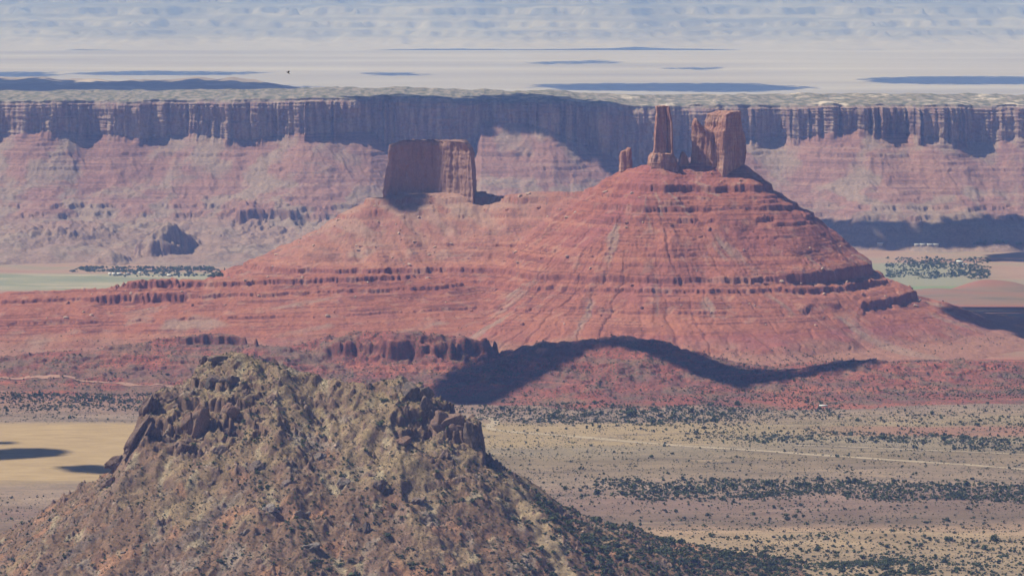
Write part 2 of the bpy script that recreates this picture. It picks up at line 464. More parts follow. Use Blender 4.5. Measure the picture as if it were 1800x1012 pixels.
col = mixc(col, np.array([.37, .24, .19]), np.clip(deb2 + .4 * sst(430, 230, d2), 0, 1) * .75)
col = mixc(col, LEDGE * 1.25, sst(.95, 1.5, sl_c) * .85)
foot = sst(55, 18, CZ + fbm(X / 90, Y / 50, 3, 69) * 22)
col = mixc(col, np.array([.33, .20, .15]), foot * .6)
pale = sst(.25, .5, fbm(X / 45, Y / 30, 4, 62)) * (zz > 80) * .25
col = mixc(col, PALE, pale)
cone_mat = terrain_mat("red_sandstone_slope", 6.5, .26, 1.0, 1.6, speck=.22, speck_col=(.17, .12, .09), speck_scale=1 / 6.)
cone_f = Field(cx, cy, CZ)
tag(grid_obj("butte_slope", X, Y, CZ, cone_mat, col), kind="structure")
cone_col = None

# ------------------------------------------------------------------ low red hills before the cone
hx = np.arange(-1900, 2300, 2.6); hy = np.arange(6150, 7480, 2.7)
X, Y = np.meshgrid(hx, hy)
wx = X + 26 * fbm(X / 110, Y / 110, 3, 101) + 5 * fbm(X / 22, Y / 22, 3, 102); wy_ = Y + 34 * fbm(X / 130, Y / 110, 3, 103) + 5 * fbm(X / 22, Y / 22, 3, 104)
def ridge(pts, kn, off=0):
    return ridge_max(wx, wy_, [W(*p) for p in pts], lambda z, d, sd: descend(z, np.maximum(d - off, 0), kn))
kn = [(60, .42), (25, .30), (6, .20), (-30, .15), (-300, .3)]
L1 = ridge([(-600, 690, 7000), (-200, 634, 7000), (0, 627, 7000), (120, 618, 7000), (330, 592, 7050), (390, 590, 7050), (470, 604, 7000), (540, 622, 6980)], kn)
L2 = ridge([(520, 606, 7080), (600, 593, 7050), (680, 589, 7030), (760, 595, 7020), (830, 603, 7030), (880, 616, 7030)], [(48, .7), (25, .30), (6, .16), (-30, .1), (-300, .3)], 15)
HM = ridge([(880, 622, 6960), (960, 602, 6950), (1030, 598, 6950), (1090, 589, 6950), (1150, 598, 6950), (1215, 622, 6930), (1260, 642, 6900), (1330, 655, 6860)], [(70, .35), (25, .28), (5, .17), (-30, .08), (-300, .3)])
RR = ridge([(1260, 668, 6830), (1420, 648, 6900), (1500, 632, 6950), (1600, 638, 6950), (1700, 632, 6980), (1800, 640, 7000), (2300, 646, 7000), (2700, 690, 7000)], [(25, .22), (5, .085), (-30, .06), (-300, .3)])
LL = ridge([(-200, 660, 6960), (0, 655, 6960), (200, 650, 6980), (420, 655, 6960), (600, 660, 6900)], [(10, .2), (-30, .12), (-300, .3)])
HM2 = ridge([(1300, 662, 6850), (1240, 672, 6800), (1200, 690, 6700)], [(25, .22), (5, .12), (-30, .1), (-300, .3)])
RAW = smax([L1, L2, HM, RR, LL, HM2], 4.)
mt = sst(2, 25, RAW)
RAW = RAW + mt * (fbm(X / 70, Y / 60, 4, 110) * 7 + (ridged(X / 45, Y / 90, 3, 111) - .6) * 7) + fbm(X / 12, Y / 12, 3, 112) * .9
ZS = RAW + fbm(X / 50, Y / 50, 3, 113) * 5 + fbm(X / 12, Y / 12, 2, 114) * 2
PXh = PX(X, Y)
cl = sst(540, 620, PXh + 30 * fbm(Y / 40, X / 40, 2, 99)) * (.55 + .45 * sst(-.3, .1, fbm(X / 55, Y / 55, 3, 98))) * (1 - sst(870, 900, PXh)) * (Y > 6930)
lf = sst(300, 340, PXh) * (1 - sst(470, 500, PXh)) * (Y > 6950)
def msk(f, seed, lo, hi): return sst(lo, hi, fbm(X / f, Y / (f * 1.5), 3, seed))
lv = [(84, 5 + 10 * lf, np.maximum(msk(60, 120, -.1, .2), lf)), (70, 5. + 30 * cl, np.maximum(msk(50, 121, -.1, .2), cl)), (52, 5., msk(60, 122, -.2, .1)),
      (46, 5., msk(50, 123, -.1, .15)), (36, 4.5, msk(60, 124, -.1, .15)), (27, 3.5, msk(60, 125, -.1, .15)), (19, 3., msk(50, 126, -.1, .15)), (12, 2.5, msk(50, 127, -.1, .15))]
HZ = terrace(RAW, ZS, lv)
sl_h = slope_of(X, Y, HZ)
RED = np.array([.27, .095, .075]); MAU = np.array([.19, .095, .082])
col = mixc(RED, MAU, sst(-.35, .35, fbm(X / 130, Y / 110, 4, 130)))
col = mixc(col, np.array([.42, .15, .10]), sst(.0, .4, fbm(HZ / 5, X / 500, 3, 131)) * .6)
veg = sst(-.1, .45, fbm(X / 80, Y / 60, 4, 132) + .25 * (PXh < 620))
col = mixc(col, np.array([.19, .14, .10]), veg * .6)
col = mixc(col, LEDGE * .9, sst(.8, 1.4, sl_h) * .8)
low_mat = terrain_mat("dark_red_mudstone", 5.5, .35, 1.0, 1.4, speck=.52, speck_col=(.085, .085, .055), speck_scale=1 / 7.)
hill_f = Field(hx, hy, HZ)
tag(grid_obj("low_hills", X, Y, HZ, low_mat, col), kind="structure")

# ------------------------------------------------------------------ foreground hill
fx = np.arange(-960, 640, 1.75); fy = np.arange(3900, 5080, 1.75)
X, Y = np.meshgrid(fx, fy)
wx = X + 15 * fbm(X / 70, Y / 70, 3, 201) + 6 * fbm(X / 20, Y / 20, 4, 202); wy_ = Y + 15 * fbm(X / 70, Y / 70, 3, 203) + 6 * fbm(X / 20, Y / 20, 4, 204)
kf = [(200, .66), (110, .60), (50, .52), (20, .40), (-100, .12), (-400, .3)]
c1 = ridge([(335, 655, 4765), (362, 618, 4760), (420, 614, 4750), (480, 626, 4740), (530, 652, 4730), (590, 668, 4720), (650, 670, 4700), (700, 668, 4700), (740, 678, 4695), (775, 715, 4690)], kf)
c2 = ridge([(775, 715, 4690), (812, 742, 4670), (835, 760, 4660)], [(200, 1.0), (110, .62), (50, .5), (20, .40), (-100, .12), (-400, .3)])
c3 = ridge([(835, 790, 4660), (900, 836, 4660), (1000, 905, 4690), (1150, 950, 4780), (1320, 980, 4800), (1500, 1005, 4800)], [(50, .5), (20, .34), (0, .12), (-100, .12), (-400, .3)])
c4 = ridge([(335, 655, 4765), (300, 686, 4755), (262, 715, 4745), (240, 780, 4735), (200, 828, 4725), (170, 850, 4720), (80, 900, 4720), (0, 945, 4720), (-170, 1020, 4700)], [(110, .62), (50, .55), (20, .4), (-100, .12), (-400, .3)])
c5 = ridge([(480, 626, 4740), (495, 760, 4570), (515, 900, 4409), (540, 1050, 4249), (560, 1250, 4080)], kf)
c6 = ridge([(700, 668, 4700), (690, 780, 4557), (720, 900, 4419), (760, 1050, 4258), (800, 1250, 4090)], kf)
c7 = ridge([(262, 715, 4745), (300, 850, 4580), (330, 1000, 4420), (360, 1250, 4200)], [(110, .55), (50, .5), (20, .4), (-100, .12), (-400, .3)])
c8 = ridge([(900, 836, 4660), (960, 960, 4500), (1020, 1100, 4380)], [(110, .5), (50, .45), (20, .35), (-100, .12), (-400, .3)])
c9 = ridge([(590, 670, 4722), (598, 790, 4568), (610, 900, 4436), (640, 1050, 4268), (670, 1250, 4100)], kf)
c10 = ridge([(400, 640, 4745), (400, 780, 4578), (410, 900, 4440), (430, 1050, 4275), (440, 1250, 4100)], kf)
RAW = smax([c1, c2, c3, c4, c5, c6, c7, c8, c9, c10], 5.) - 3
PXf = PX(X, Y)
sky_pts = [(-300, 1100), (-150, 1022), (0, 945), (80, 900), (165, 855), (200, 826), (222, 790), (240, 745), (252, 712), (275, 694), (300, 684), (335, 660), (350, 630), (365, 616), (430, 612), (500, 630), (560, 655), (690, 662), (740, 668), (765, 700), (800, 728), (832, 742), (843, 752), (848, 800), (900, 834), (1000, 903), (1150, 950), (1320, 980), (1500, 1010)]
pxs = PXf * 1.0 + 9 * fbm(Y / 26, X / 60, 3, 205) + (4720 - Y) * np.where(PXf < 500, -.10, .10) * sst(4720, 4500, Y) * 0
capz = H - 4720 * (np.interp(pxs, [p[0] for p in sky_pts], [p[1] for p in sky_pts]) + 22) * S
capz = capz - np.maximum(Y - 4720, 0) * .5
RAW = -smax([-RAW, -(capz + 2)], 3.)
mt = sst(0, 60, RAW)
rough = .5 + sst(-.2, .3, fbm(X / 110, Y / 110, 3, 210))
FZ = RAW + mt * (fbm(X / 60, Y / 60, 4, 211) * 9 + (ridged(X / 36, Y / 60, 4, 212) - .6) * 6 * rough) + fbm(X / 9, Y / 9, 3, 213) * 1.3 * rough
# rock ribs and knobs standing out of the soil
kn_ = ridged(X / 30 + .4 * fbm(X / 30, Y / 30, 2, 220), Y / 38, 3, 221)
rockm = sst(.80, .93, kn_) * sst(-.05, .35, fbm(X / 95, Y / 95, 3, 222) + .12) * mt
blk = ridged(X / 6.5, Y / 6.5, 3, 224)
FZ = FZ + rockm * (4.5 + 4.0 * blk)
rock2 = sst(.08, .3, fbm(X / 40, Y / 50, 4, 225)) * sst(.05, .3, fbm(X / 150, Y / 150, 2, 226)) * mt
FZ = FZ + rock2 * (blk - .5) * 4
def mk(f, seed, lo, hi): return sst(lo, hi, fbm(X / f, Y / f, 3, seed))
zn = FZ + 9 * fbm(X / 22, Y / 22, 4, 240) + 3 * fbm(X / 6, Y / 6, 2, 241)
Rg1 = sst(225, 250, PXf) * (1 - sst(430, 500, PXf)) * sst(4530, 4600, Y)
Rg2 = sst(675, 705, PXf) * (1 - sst(850, 880, PXf)) * sst(4560, 4620, Y)
Z0 = FZ
FZ = terrace(FZ, zn, [(278, 11, Rg1 * mk(26, 242, -.2, .1)), (252, 17, Rg1 * mk(24, 243, -.25, .0)), (226, 21, Rg1 * mk(24, 244, -.25, .0)), (200, 13, Rg1 * mk(24, 245, -.1, .15)),
                      (268, 14, Rg2 * mk(22, 246, -.2, .1)), (240, 18, Rg2 * mk(22, 247, -.25, .0)), (214, 16, Rg2 * mk(22, 248, -.15, .1))])
FZ = FZ + np.maximum(Rg1, Rg2) * (ridged(X / 11, Y / 9, 3, 249) - .6) * 6 * mk(40, 250, -.2, .2)
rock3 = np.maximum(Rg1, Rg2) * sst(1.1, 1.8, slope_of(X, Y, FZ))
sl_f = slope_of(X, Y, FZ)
hgt = sst(60, 300, FZ)
TAN = np.array([.265, .198, .132]); YEL = np.array([.285, .222, .135]); BRN = np.array([.19, .122, .088]); GRY = np.array([.30, .255, .225]); DRK = np.array([.15, .10, .085])
n_a = fbm(X / 85, Y / 85, 4, 230)
col = mixc(BRN, TAN, sst(-.35, .3, n_a + .9 * (hgt - .45)))
col = mixc(col, YEL, sst(.0, .45, fbm(X / 50, Y / 50, 4, 231)) * hgt)
col = mixc(col, np.array([.36, .20, .13]), sst(.1, .5, fbm(X / 60, Y / 60, 4, 232) - .5 * hgt) * .8)
col = mixc(col, np.array([.42, .37, .27]), sst(.25, .6, fbm(X / 32, Y / 60, 4, 233)) * .6)
# dark scree tongues running down the left flank
tx = (X - W(0, 0, 4720)[0]) * .7 - (Y - 4600) * .7
tng = sst(.1, .35, fbm(tx / 40, (X + Y) / 420, 3, 234)) * sst(560, 380, PXf) * sst(220, 120, FZ)
col = mixc(col, np.array([.17, .13, .115]), tng * .85)
# pale washed scar low on the right
sx = PXf - np.interp(Y, [4300, 4420, 4560, 4640], [1040, 975, 915, 880])
scar = sst(26, 14, np.abs(sx + 6 * fbm(X / 14, Y / 14, 2, 235))) * sst(4640, 4590, Y) * sst(4250, 4290, Y)
col = mixc(col, np.array([.35, .275, .185]), scar * .85)
col = mixc(col, mixc(GRY, np.array([.24, .16, .13]), sst(-.2, .3, fbm(X / 70, Y / 70, 2, 236))), np.clip(rockm * 1.1 + rock2 * .8, 0, 1) * .9)
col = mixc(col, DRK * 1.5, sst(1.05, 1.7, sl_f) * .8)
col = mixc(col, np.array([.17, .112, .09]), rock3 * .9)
col = col * (1.0 + .34 * fbm(X / 7, Y / 7, 4, 237) + .2 * fbm(X / 30, Y / 30, 3, 238))[..., None] * np.array([1.02, .98, .90])
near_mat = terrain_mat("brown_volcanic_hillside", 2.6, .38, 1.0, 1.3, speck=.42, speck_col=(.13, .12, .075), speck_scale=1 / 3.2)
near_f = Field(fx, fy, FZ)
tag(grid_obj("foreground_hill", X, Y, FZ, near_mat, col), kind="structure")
near_scar, near_rock = Field(fx, fy, scar), Field(fx, fy, np.clip(rockm + rock2, 0, 1))

# ------------------------------------------------------------------ the long mesa wall
u = np.arange(-3900, 3900, 4.4)
pxu = 900 + u / (13500 * S)
K = lambda pts: np.interp(pxu, [p[0] for p in pts], [p[1] for p in pts])
rimD = 13500 + 190 * fbm(u / 900, u * 0, 3, 301) + 70 * (ridged(u / 420, u * 0 + .5, 3, 302) - .6) * 1.7
rimpy = K([(0, 178), (400, 175), (700, 170), (840, 177), (1000, 177), (1130, 186), (1300, 184), (1500, 184), (1800, 185)]) + fbm(u / 120, u * 0, 4, 303) * 1.6 + np.round(2.2 * fbm(u / 160, u * 0, 2, 313)) * .9
basepy = K([(-200, 236), (0, 238), (60, 229), (200, 236), (260, 243), (330, 232), (430, 246), (520, 231), (655, 231), (700, 260), (780, 247), (836, 250), (846, 213), (925, 214), (1000, 240),
            (1060, 266), (1130, 300), (1160, 262), (1250, 262), (1320, 243), (1400, 240), (1480, 226), (1560, 225), (1620, 238), (1740, 250), (1800, 236), (2000, 236)]) + fbm(u / 130, u * 0, 4, 304) * 4
rimz = H - rimD * (rimpy + 22) * S; basez = H - rimD * (basepy + 22) * S
n_top, n_cl, n_ta = 46, 84, 300
rows = []
flute = ridged(u / 95, u * 0, 3, 305); flute2 = ridged(u / 26, u * 0, 2, 306)
uw = u / 74 + 3.2 * fbm(u / 260, u * 0, 4, 307); uw2 = u / 23 + .9 * fbm(u / 60, u * 0, 2, 317)
stz = np.clip(np.interp(pxu, [0, 60, 250, 300, 700, 720, 1150, 1340, 1400, 1640, 1680, 1800], [.3, .35, .4, 1.2, 1.2, .5, .6, .8, 1.5, 1.5, .5, .5]), 0, 2)
steps = ((1 - np.mod(uw, 1)) * 34 * stz * (.5 + sst(-.4, .4, fbm(u / 230, u * 0, 2, 319))) + (1 - np.mod(uw2, 1)) * 10 * stz) * (.4 + sst(-.3, .3, fbm(u / 170, u * 0, 2, 318)))
Xr, Yr, Zr, kind = [], [], [], []
for i in range(n_top):
    t = 1 - i / n_top
    y = rimD + 2600 * t ** 1.5
    z = rimz + 2 + np.interp(y - rimD, [0, 60, 900, 1300, 2600], [0, 7, 14, 0, -420]) + fbm(u / 220, y / 220, 4, 308) * 10 * sst(0, 200, y - rimD)
    Xr.append(u); Yr.append(y); Zr.append(z); kind.append(0)
uu = u
for i in range(n_cl):
    t = i / (n_cl - 1)
    z = rimz * (1 - t) + basez * t
    out = 10 * t + 26 * sst(.0, .1, t) * .35 + (flute - .5) * 15 * sst(0, .12, t) + (flute2 - .5) * 9 * sst(.04, .16, t)
    out = out + steps * sst(.05, .1, t) * .8 + fbm(u / 30, z / 60, 4, 309) * 8 + fbm(u / 110, z / 160, 3, 319) * 24 + 6 * sst(.16, .19, t + .03 * fbm(u / 60, u * 0, 2, 310)) + 4 * fbm(u / 300, z / 10, 2, 311)
    Xr.append(u + fbm(u / 25, z / 40, 2, 312) * 3); Yr.append(rimD - out); Zr.append(z); kind.append(1)
endout = rimD - Yr[-1]
right = sst(1330, 1450, pxu)
def smooth1(a, n):
    k = np.hanning(n); k /= k.sum(); return np.convolve(np.pad(a, n // 2, mode='edge'), k, 'valid')[:len(a)]
edge0 = rimD - endout; edge_s = smooth1(edge0, 61); edge_ss = smooth1(edge0, 141)
for i in range(1, n_ta + 1):
    t = i / n_ta
    d = 1900 * (t ** 1.25)
    y = edge0 + (edge_s - edge0) * sst(0, 60, d) + (edge_ss - edge_s) * sst(60, 500, d) - d
    dl = d * (1 + .16 * fbm(u / 420, u * 0 + d / 700, 3, 320))
    f1 = np.interp(dl, [0, 60, 300, 700, 1640, 2000], [0, 44, 185, 312, 415, 450])
    f2 = np.interp(dl, [0, 60, 300, 700, 950, 2000], [0, 44, 180, 312, 425, 460])
    z = basez - (f1 * (1 - right) + f2 * right) * (basez + 168) / 413.
    # fans and gullies
    g = (ridged(u / 190 + .7 * fbm(u / 300, y / 260, 3, 321), d / 520, 3, 322) - .6) * 17 + (ridged(u / 55 + .5 * fbm(u / 90, y / 120, 2, 325), d / 260, 3, 323) - .6) * 6
    z = z + g * sst(0, 140, d) * sst(1500, 700, d)
    z = z + fbm(u / 90, y / 90, 4, 324) * (6 + 14 * sst(650, 900, d) * sst(1700, 1200, d) * (1 - right))
    Xr.append(u); Yr.append(y + 0 * u); Zr.append(z); kind.append(2)
X, Y, Z = np.array(Xr), np.array(Yr), np.array(Zr)
nt0 = n_top + n_cl
XT, YT, ZT = X[nt0:], Y[nt0:], Z[nt0:]
ZS = ZT + fbm(XT / 90, YT / 90, 3, 330) * 7 + fbm(XT / 20, YT / 20, 3, 331) * 4
def msk(f, seed, lo, hi): return sst(lo, hi, fbm(XT / f, YT / (f * 1.5), 3, seed))
Pt = PX(XT, YT)
lv = [(222, 5., msk(130, 381, -.3, .05)), (190, 5., msk(150, 382, -.1, .15)), (154, 4., msk(150, 383, -.2, .1)), (60, 5., msk(170, 384, -.3, .1)), (8, 6., msk(170, 385, -.2, .1)), (205, 9., msk(150, 332, -.05, .2)), (168, 9., msk(200, 333, -.25, .1)), (140, 6., msk(150, 334, .0, .2)), (112, 9., msk(200, 335, -.3, .05)), (85, 6., msk(150, 336, .0, .3)),
      (30, 5., msk(200, 337, .0, .3)), (-22, 14., .3 + .7 * msk(160, 338, -.2, .1)), (-52, 16 + 34 * sst(380, 420, Pt) * (1 - sst(550, 580, Pt)), .2 + .8 * msk(70, 339, -.1, .1)), (-100, 8., msk(120, 340, .0, .2))]
ZT2 = terrace(ZT, ZS, lv) + fbm(XT / 14, YT / 14, 3, 341) * 1.6
# leaning fin of rock and dark knob on the river flats
def bump3(px, py, D, h, wx_, wy__, skew=0):
    x0, y0, z0 = W(px, py, D)
    dx, dy = (XT - x0) - skew * (YT - y0), YT - y0
    q = 1 - np.sqrt((dx / wx_) ** 2 + (dy / wy__) ** 2) + .3 * fbm(XT / 40, YT / 40, 4, 345)
    return np.maximum(q, 0) ** .8 * h
ZT2 = ZT2 + bump3(292, 430, 12150, 110, 90, 150, .45) + bump3(190, 470, 11900, 55, 85, 130) + bump3(20, 475, 11900, 14, 60, 60) + bump3(110, 375, 12500, 40, 220, 180) + bump3(40, 400, 12300, 25, 200, 150)
Z = np.concatenate([Z[:nt0], ZT2])
# smooth joint: cliff foot meets the talus
def gradm(A, B): return np.gradient(A, axis=0) / np.where(np.abs(np.gradient(B, axis=0)) < 1e-3, 1e-3, np.gradient(B, axis=0))
sl_m = np.abs(np.gradient(Z, axis=0)) / np.maximum(np.abs(np.gradient(Y, axis=0)), .5)
col = np.zeros(X.shape + (3,)) + MESAR
col = mixc(col, np.array([.40, .24, .20]), sst(-.1, .4, fbm(Z / 11, X / 900, 4, 350)) * .8)
col = mixc(col, np.array([.27, .14, .125]), sst(.0, .4, fbm(Z / 15 + 7, X / 900, 3, 351)) * .7)
col = mixc(col, np.array([.19, .105, .10]), sst(.14, .24, fbm(Z / 6.5, X / 1800, 3, 360)) * sst(-.15, .1, fbm(X / 260, Y / 200, 3, 361)) * .65)
gr = sst(-.1, .35, fbm(X / 190 + .5 * fbm(X / 200, Y / 150, 3, 357), Y / 330, 5, 352)) * .6
col = mixc(col, np.array([.36, .295, .235]), gr)
col = mixc(col, np.array([.36, .27, .215]), sst(-30, -90, Z) * .6 * (Y > 0))
ci = np.zeros(X.shape); ci[n_top:nt0] = 1
cliffc = mixc(np.array([.30, .19, .175]), np.array([.42, .31, .26]), sst(-.3, .3, fbm(X / 18, Z / 140, 4, 353)))
cliffc = mixc(cliffc, np.array([.20, .13, .12]), sst(.05, .35, fbm(X / 26, Z / 200, 3, 354)) * .5)
col = mixc(col, cliffc, ci)
col = mixc(col, np.array([.22, .12, .105]), sst(1.3, 2.2, sl_m) * (1 - ci) * .8)
tp = np.zeros(X.shape); tp[:n_top] = 1; tp[n_top:n_top + 5] = .6
topc = mixc(np.array([.38, .32, .265]), np.array([.17, .175, .13]), sst(-.3, .25, fbm(X / 34, Y / 60, 5, 355)))
topc = mixc(topc, np.array([.70, .60, .50]), sst(.3, .5, fbm(X / 160, Y / 90, 4, 356)) * sst(850, 1200, PX(X, Y)))
col = mixc(col, topc, tp)
mesa_mat = terrain_mat("banded_mesa_rock", 11., .28, 1.0, 3.0, speck=.30, speck_col=(.17, .15, .125), speck_scale=1 / 10.)
tag(grid_obj("mesa", X, Y, Z, mesa_mat, col * np.array([.82, .84, .86])), kind="structure")

# ------------------------------------------------------------------ blue ridge behind the mesa on the left, far cliffs at the horizon
X, Y = np.meshgrid(np.arange(-8200, 2600, 45.), np.arange(18500, 22500, 60.))
pr = PX(X, Y)
hh = np.interp(pr, [-400, 0, 90, 140, 300, 345, 420, 520, 700, 1300], [300, 285, 282, 262, 262, 285, 262, 225, 150, -160])
Z = -190 + (hh + 190 + fbm(X / 700, Y / 900, 4, 401) * 26) * np.clip(1 - ((Y - 20500) / 1900) ** 2, 0, 1) ** .6 + fbm(X / 260, Y / 260, 4, 402) * 22
col = mixc(np.array([.30, .25, .20]), np.array([.50, .42, .35]), sst(-.1, .4, fbm(X / 700, Y / 400, 4, 403)))
tag(grid_obj("far_ridge", X, Y, Z, terrain_mat("far_ridge_soil", 60, .2, .6, 10), col), kind="structure")

fxs = np.concatenate([np.arange(-26000, -12500, 300.), np.arange(-12500, 12500, 62.), np.arange(12500, 26001, 300.)])
fys = np.concatenate([np.arange(52500, 62500, 85.), np.arange(62500, 84000, 260.)])
X, Y = np.meshgrid(fxs, fys)
sh = Y + 2300 * fbm(X / 4200, Y * 0 + .3, 5, 410) + 500 * fbm(X / 1500, Y / 1500, 3, 411)
base = np.interp(sh, [50000, 54000, 56500, 58500, 61500, 64500, 68000, 75000, 84000], [-230, -130, 40, 160, 480, 600, 820, 1000, 1050])
Z = base + sst(53500, 56500, sh) * ((ridged(X / 1500, Y / 2600, 5, 412) - .6) * 200 + (ridged(X / 420, Y / 1400, 4, 413) - .6) * 60)
Z = np.minimum(Z, 1120)
ZS = Z + 20 * fbm(X / 900, Y / 900, 2, 414)
Z = terrace(Z, ZS, [(60, 50., 1. + 0 * Z), (190, 70., 1. + 0 * Z), (420, 90., 1. + 0 * Z), (620, 90., 1. + 0 * Z)])
col = mixc(np.array([.22, .215, .205]), np.array([.31, .30, .285]), sst(-.2, .3, fbm(Z / 60, X / 5000, 3, 415)))
wood_shade = sst(300, 700, Z + 330 * fbm(X / 2600, Y / 1500, 5, 416)) * .85  # woodland tint whose dark patches are painted in place of cloud shadows
wood_shade = np.maximum(wood_shade, sst(.05, .35, fbm(X / 3800, Y / 1500, 5, 417)) * .6)
wood_shade = wood_shade * sst(60, 260, Z)
col = mixc(col, np.array([.11, .12, .125]), wood_shade)
col = mixc(col, np.array([.37, .345, .315]), sst(40, -90, Z))
tag(grid_obj("far_cliffs", X, Y, Z, terrain_mat("far_cliff_shale", 200, .15, .5, 20), col), kind="structure")

# ------------------------------------------------------------------ rock towers standing on the cone (each one a thing)
def tower(name, label, rings, D, plan, seed, mat, sink=18, rows=110, seg=220, rough=2.2, cap=1.6, colf=None, cat="rock tower"):
    """rings = [(py, px_left, px_right)], top first; plan = polygon in unit coordinates (x -1..1, y toward the viewer negative), real depth in metres"""
    poly, depth = plan
    P = np.array(poly, float)
    # resample plan polygon by arc length
    seg_v = np.roll(P, -1, 0) - P; L = np.linalg.norm(seg_v * np.array([1, 1]), axis=1); cum = np.concatenate([[0], np.cumsum(L)])
    tt = np.linspace(0, cum[-1], seg, endpoint=False)
    k = np.clip(np.searchsorted(cum, tt, 'right') - 1, 0, len(P) - 1)
    C0 = P[k] + seg_v[k] * ((tt - cum[k]) / L[k])[:, None]
    tgt = np.roll(C0, -2, 0) - np.roll(C0, 2, 0)
    pys = np.array([r_[0] for r_ in rings], float)
    z_top = W(900, pys[0], D)[2]; z_bot = W(900, pys[-1], D)[2] - sink
    zs = np.linspace(z_top, z_bot, rows)
    pyz = (H - zs) / (D * S) - 22
    lx = np.interp(pyz, pys, [(r_[1] - 900) * S * D for r_ in rings]); rx = np.interp(pyz, pys, [(r_[2] - 900) * S * D for r_ in rings])
    cxm, hw = (lx + rx) / 2, (rx - lx) / 2
    sc_y = np.interp(zs, [z_bot, z_top], [depth * 1.08, depth * .92])
    Xp = cxm[:, None] + C0[None, :, 0] * hw[:, None]; Yp = D + C0[None, :, 1] * sc_y[:, None]; Zp = np.repeat(zs[:, None], seg, 1)
    nx, ny = tgt[:, 1], -tgt[:, 0]; nl = np.hypot(nx, ny) + 1e-9; nx, ny = nx / nl, ny / nl
    if ((C0[:, 0] * nx + C0[:, 1] * ny).mean() < 0): nx, ny = -nx, -ny
    s_ = np.cumsum(np.hypot(np.diff(Xp[rows // 2], prepend=Xp[rows // 2][0]), np.diff(Yp[rows // 2], prepend=Yp[rows // 2][0])))
    p3 = np.stack([Xp / 17, Yp / 17, Zp / 110], -1).reshape(-1, 3)
    q3 = np.stack([Xp / 20, Yp / 20, Zp / 16], -1).reshape(-1, 3)
    n1 = -np.abs(fbm3(p3, 3, seed)) * 2 + .4
    n2 = fbm3(q3, 4, seed + 5)
    band = np.interp(zs, np.linspace(z_bot, z_top, 26), np.random.default_rng(seed).uniform(-1, 1, 26))
    disp = rough * (n1.reshape(Xp.shape) * 1.9 + n2.reshape(Xp.shape) * 1.3) + band[:, None] * rough * .35
    fade = np.ones(rows)
    Xp = Xp + nx[None] * disp * fade[:, None]; Yp = Yp + ny[None] * disp * fade[:, None]
    # ragged top
    jag = cap * 2.2 * fbm3(np.stack([Xp[0] / 7, Yp[0] / 7, Xp[0] * 0], -1), 3, seed + 9)
    Zp = Zp + jag[None] * np.clip(1 - (z_top - Zp) / 25, 0, 1)
    caps_x, caps_y, caps_z = [], [], []
    for f in (.82, .5, .2, .02):
        xx = cxm[0] + (Xp[0] - cxm[0]) * f; yy = D + (Yp[0] - D) * f
        zc = z_top + cap * (1 - f) + cap * 2.2 * fbm3(np.stack([xx / 7, yy / 7, xx * 0], -1), 3, seed + 9)
        caps_x.append(xx); caps_y.append(yy); caps_z.append(zc)
    Xa = np.concatenate([np.array(caps_x)[::-1], Xp]); Ya = np.concatenate([np.array(caps_y)[::-1], Yp]); Za = np.concatenate([np.array(caps_z)[::-1], Zp])
    f = grid_faces(Xa.shape[0], seg, True)
    h_ = (Za - z_bot) / (z_top - z_bot)
    cc = mixc(np.array([.40, .20, .145]), np.array([.52, .31, .23]), sst(-.25, .3, fbm(Xa / 9 + Ya / 11, Za / 70, 4, seed + 20)))
    cc = mixc(cc, np.array([.26, .13, .10]), sst(.0, .35, fbm(Xa / 7 - Ya / 8, Za / 90, 4, seed + 21)) * .6)
    cc = mixc(cc, np.array([.30, .13, .10]), sst(.0, .3, fbm(Za / 3, Xa / 200, 3, seed + 22)) * .35)
    cc = cc * np.array([.90, .92, .94])
    if colf is not None: cc = colf(cc, Xa, Ya, Za, h_)
    o = link_mesh(name, np.stack([Xa, Ya, Za], -1).reshape(-1, 3), f, np.full(len(f), 4), mat, col=cc)
    return tag(o, label, cat)

tower_mat = terrain_mat("tower_sandstone", 3.2, .3, 1.0, 1.4)
# tall slender tower
tower("rock_tower", "tallest slender rock spire with a dark front, standing on the peak of the red cone", [(187, 1152, 1176), (196, 1153, 1177), (212, 1152, 1181), (240, 1150, 1182), (262, 1148, 1183), (272, 1146, 1184), (288, 1143, 1186)], 8000,
      ([(-1, .3), (-.86, -.62), (.30, -.50), (.36, -.15), (.86, -.95), (1, -.6), (1, .3), (.5, 1), (-.6, .9)], 24), 3, tower_mat, rough=1.35, sink=26)
# narrow slab leaning on it, and its banded foot
tower("rock_pedestal", "low banded rock pedestal under the tallest slender spire", [(270, 1143, 1184), (275, 1140, 1188), (284, 1138, 1192), (296, 1137, 1196)], 7990,
      ([(-1, .4), (-.8, -.7), (.0, -1), (.8, -.8), (1, .2), (.4, 1), (-.5, 1)], 34), 8, tower_mat, rough=2.0, rows=50, sink=16, cat="rock pedestal")
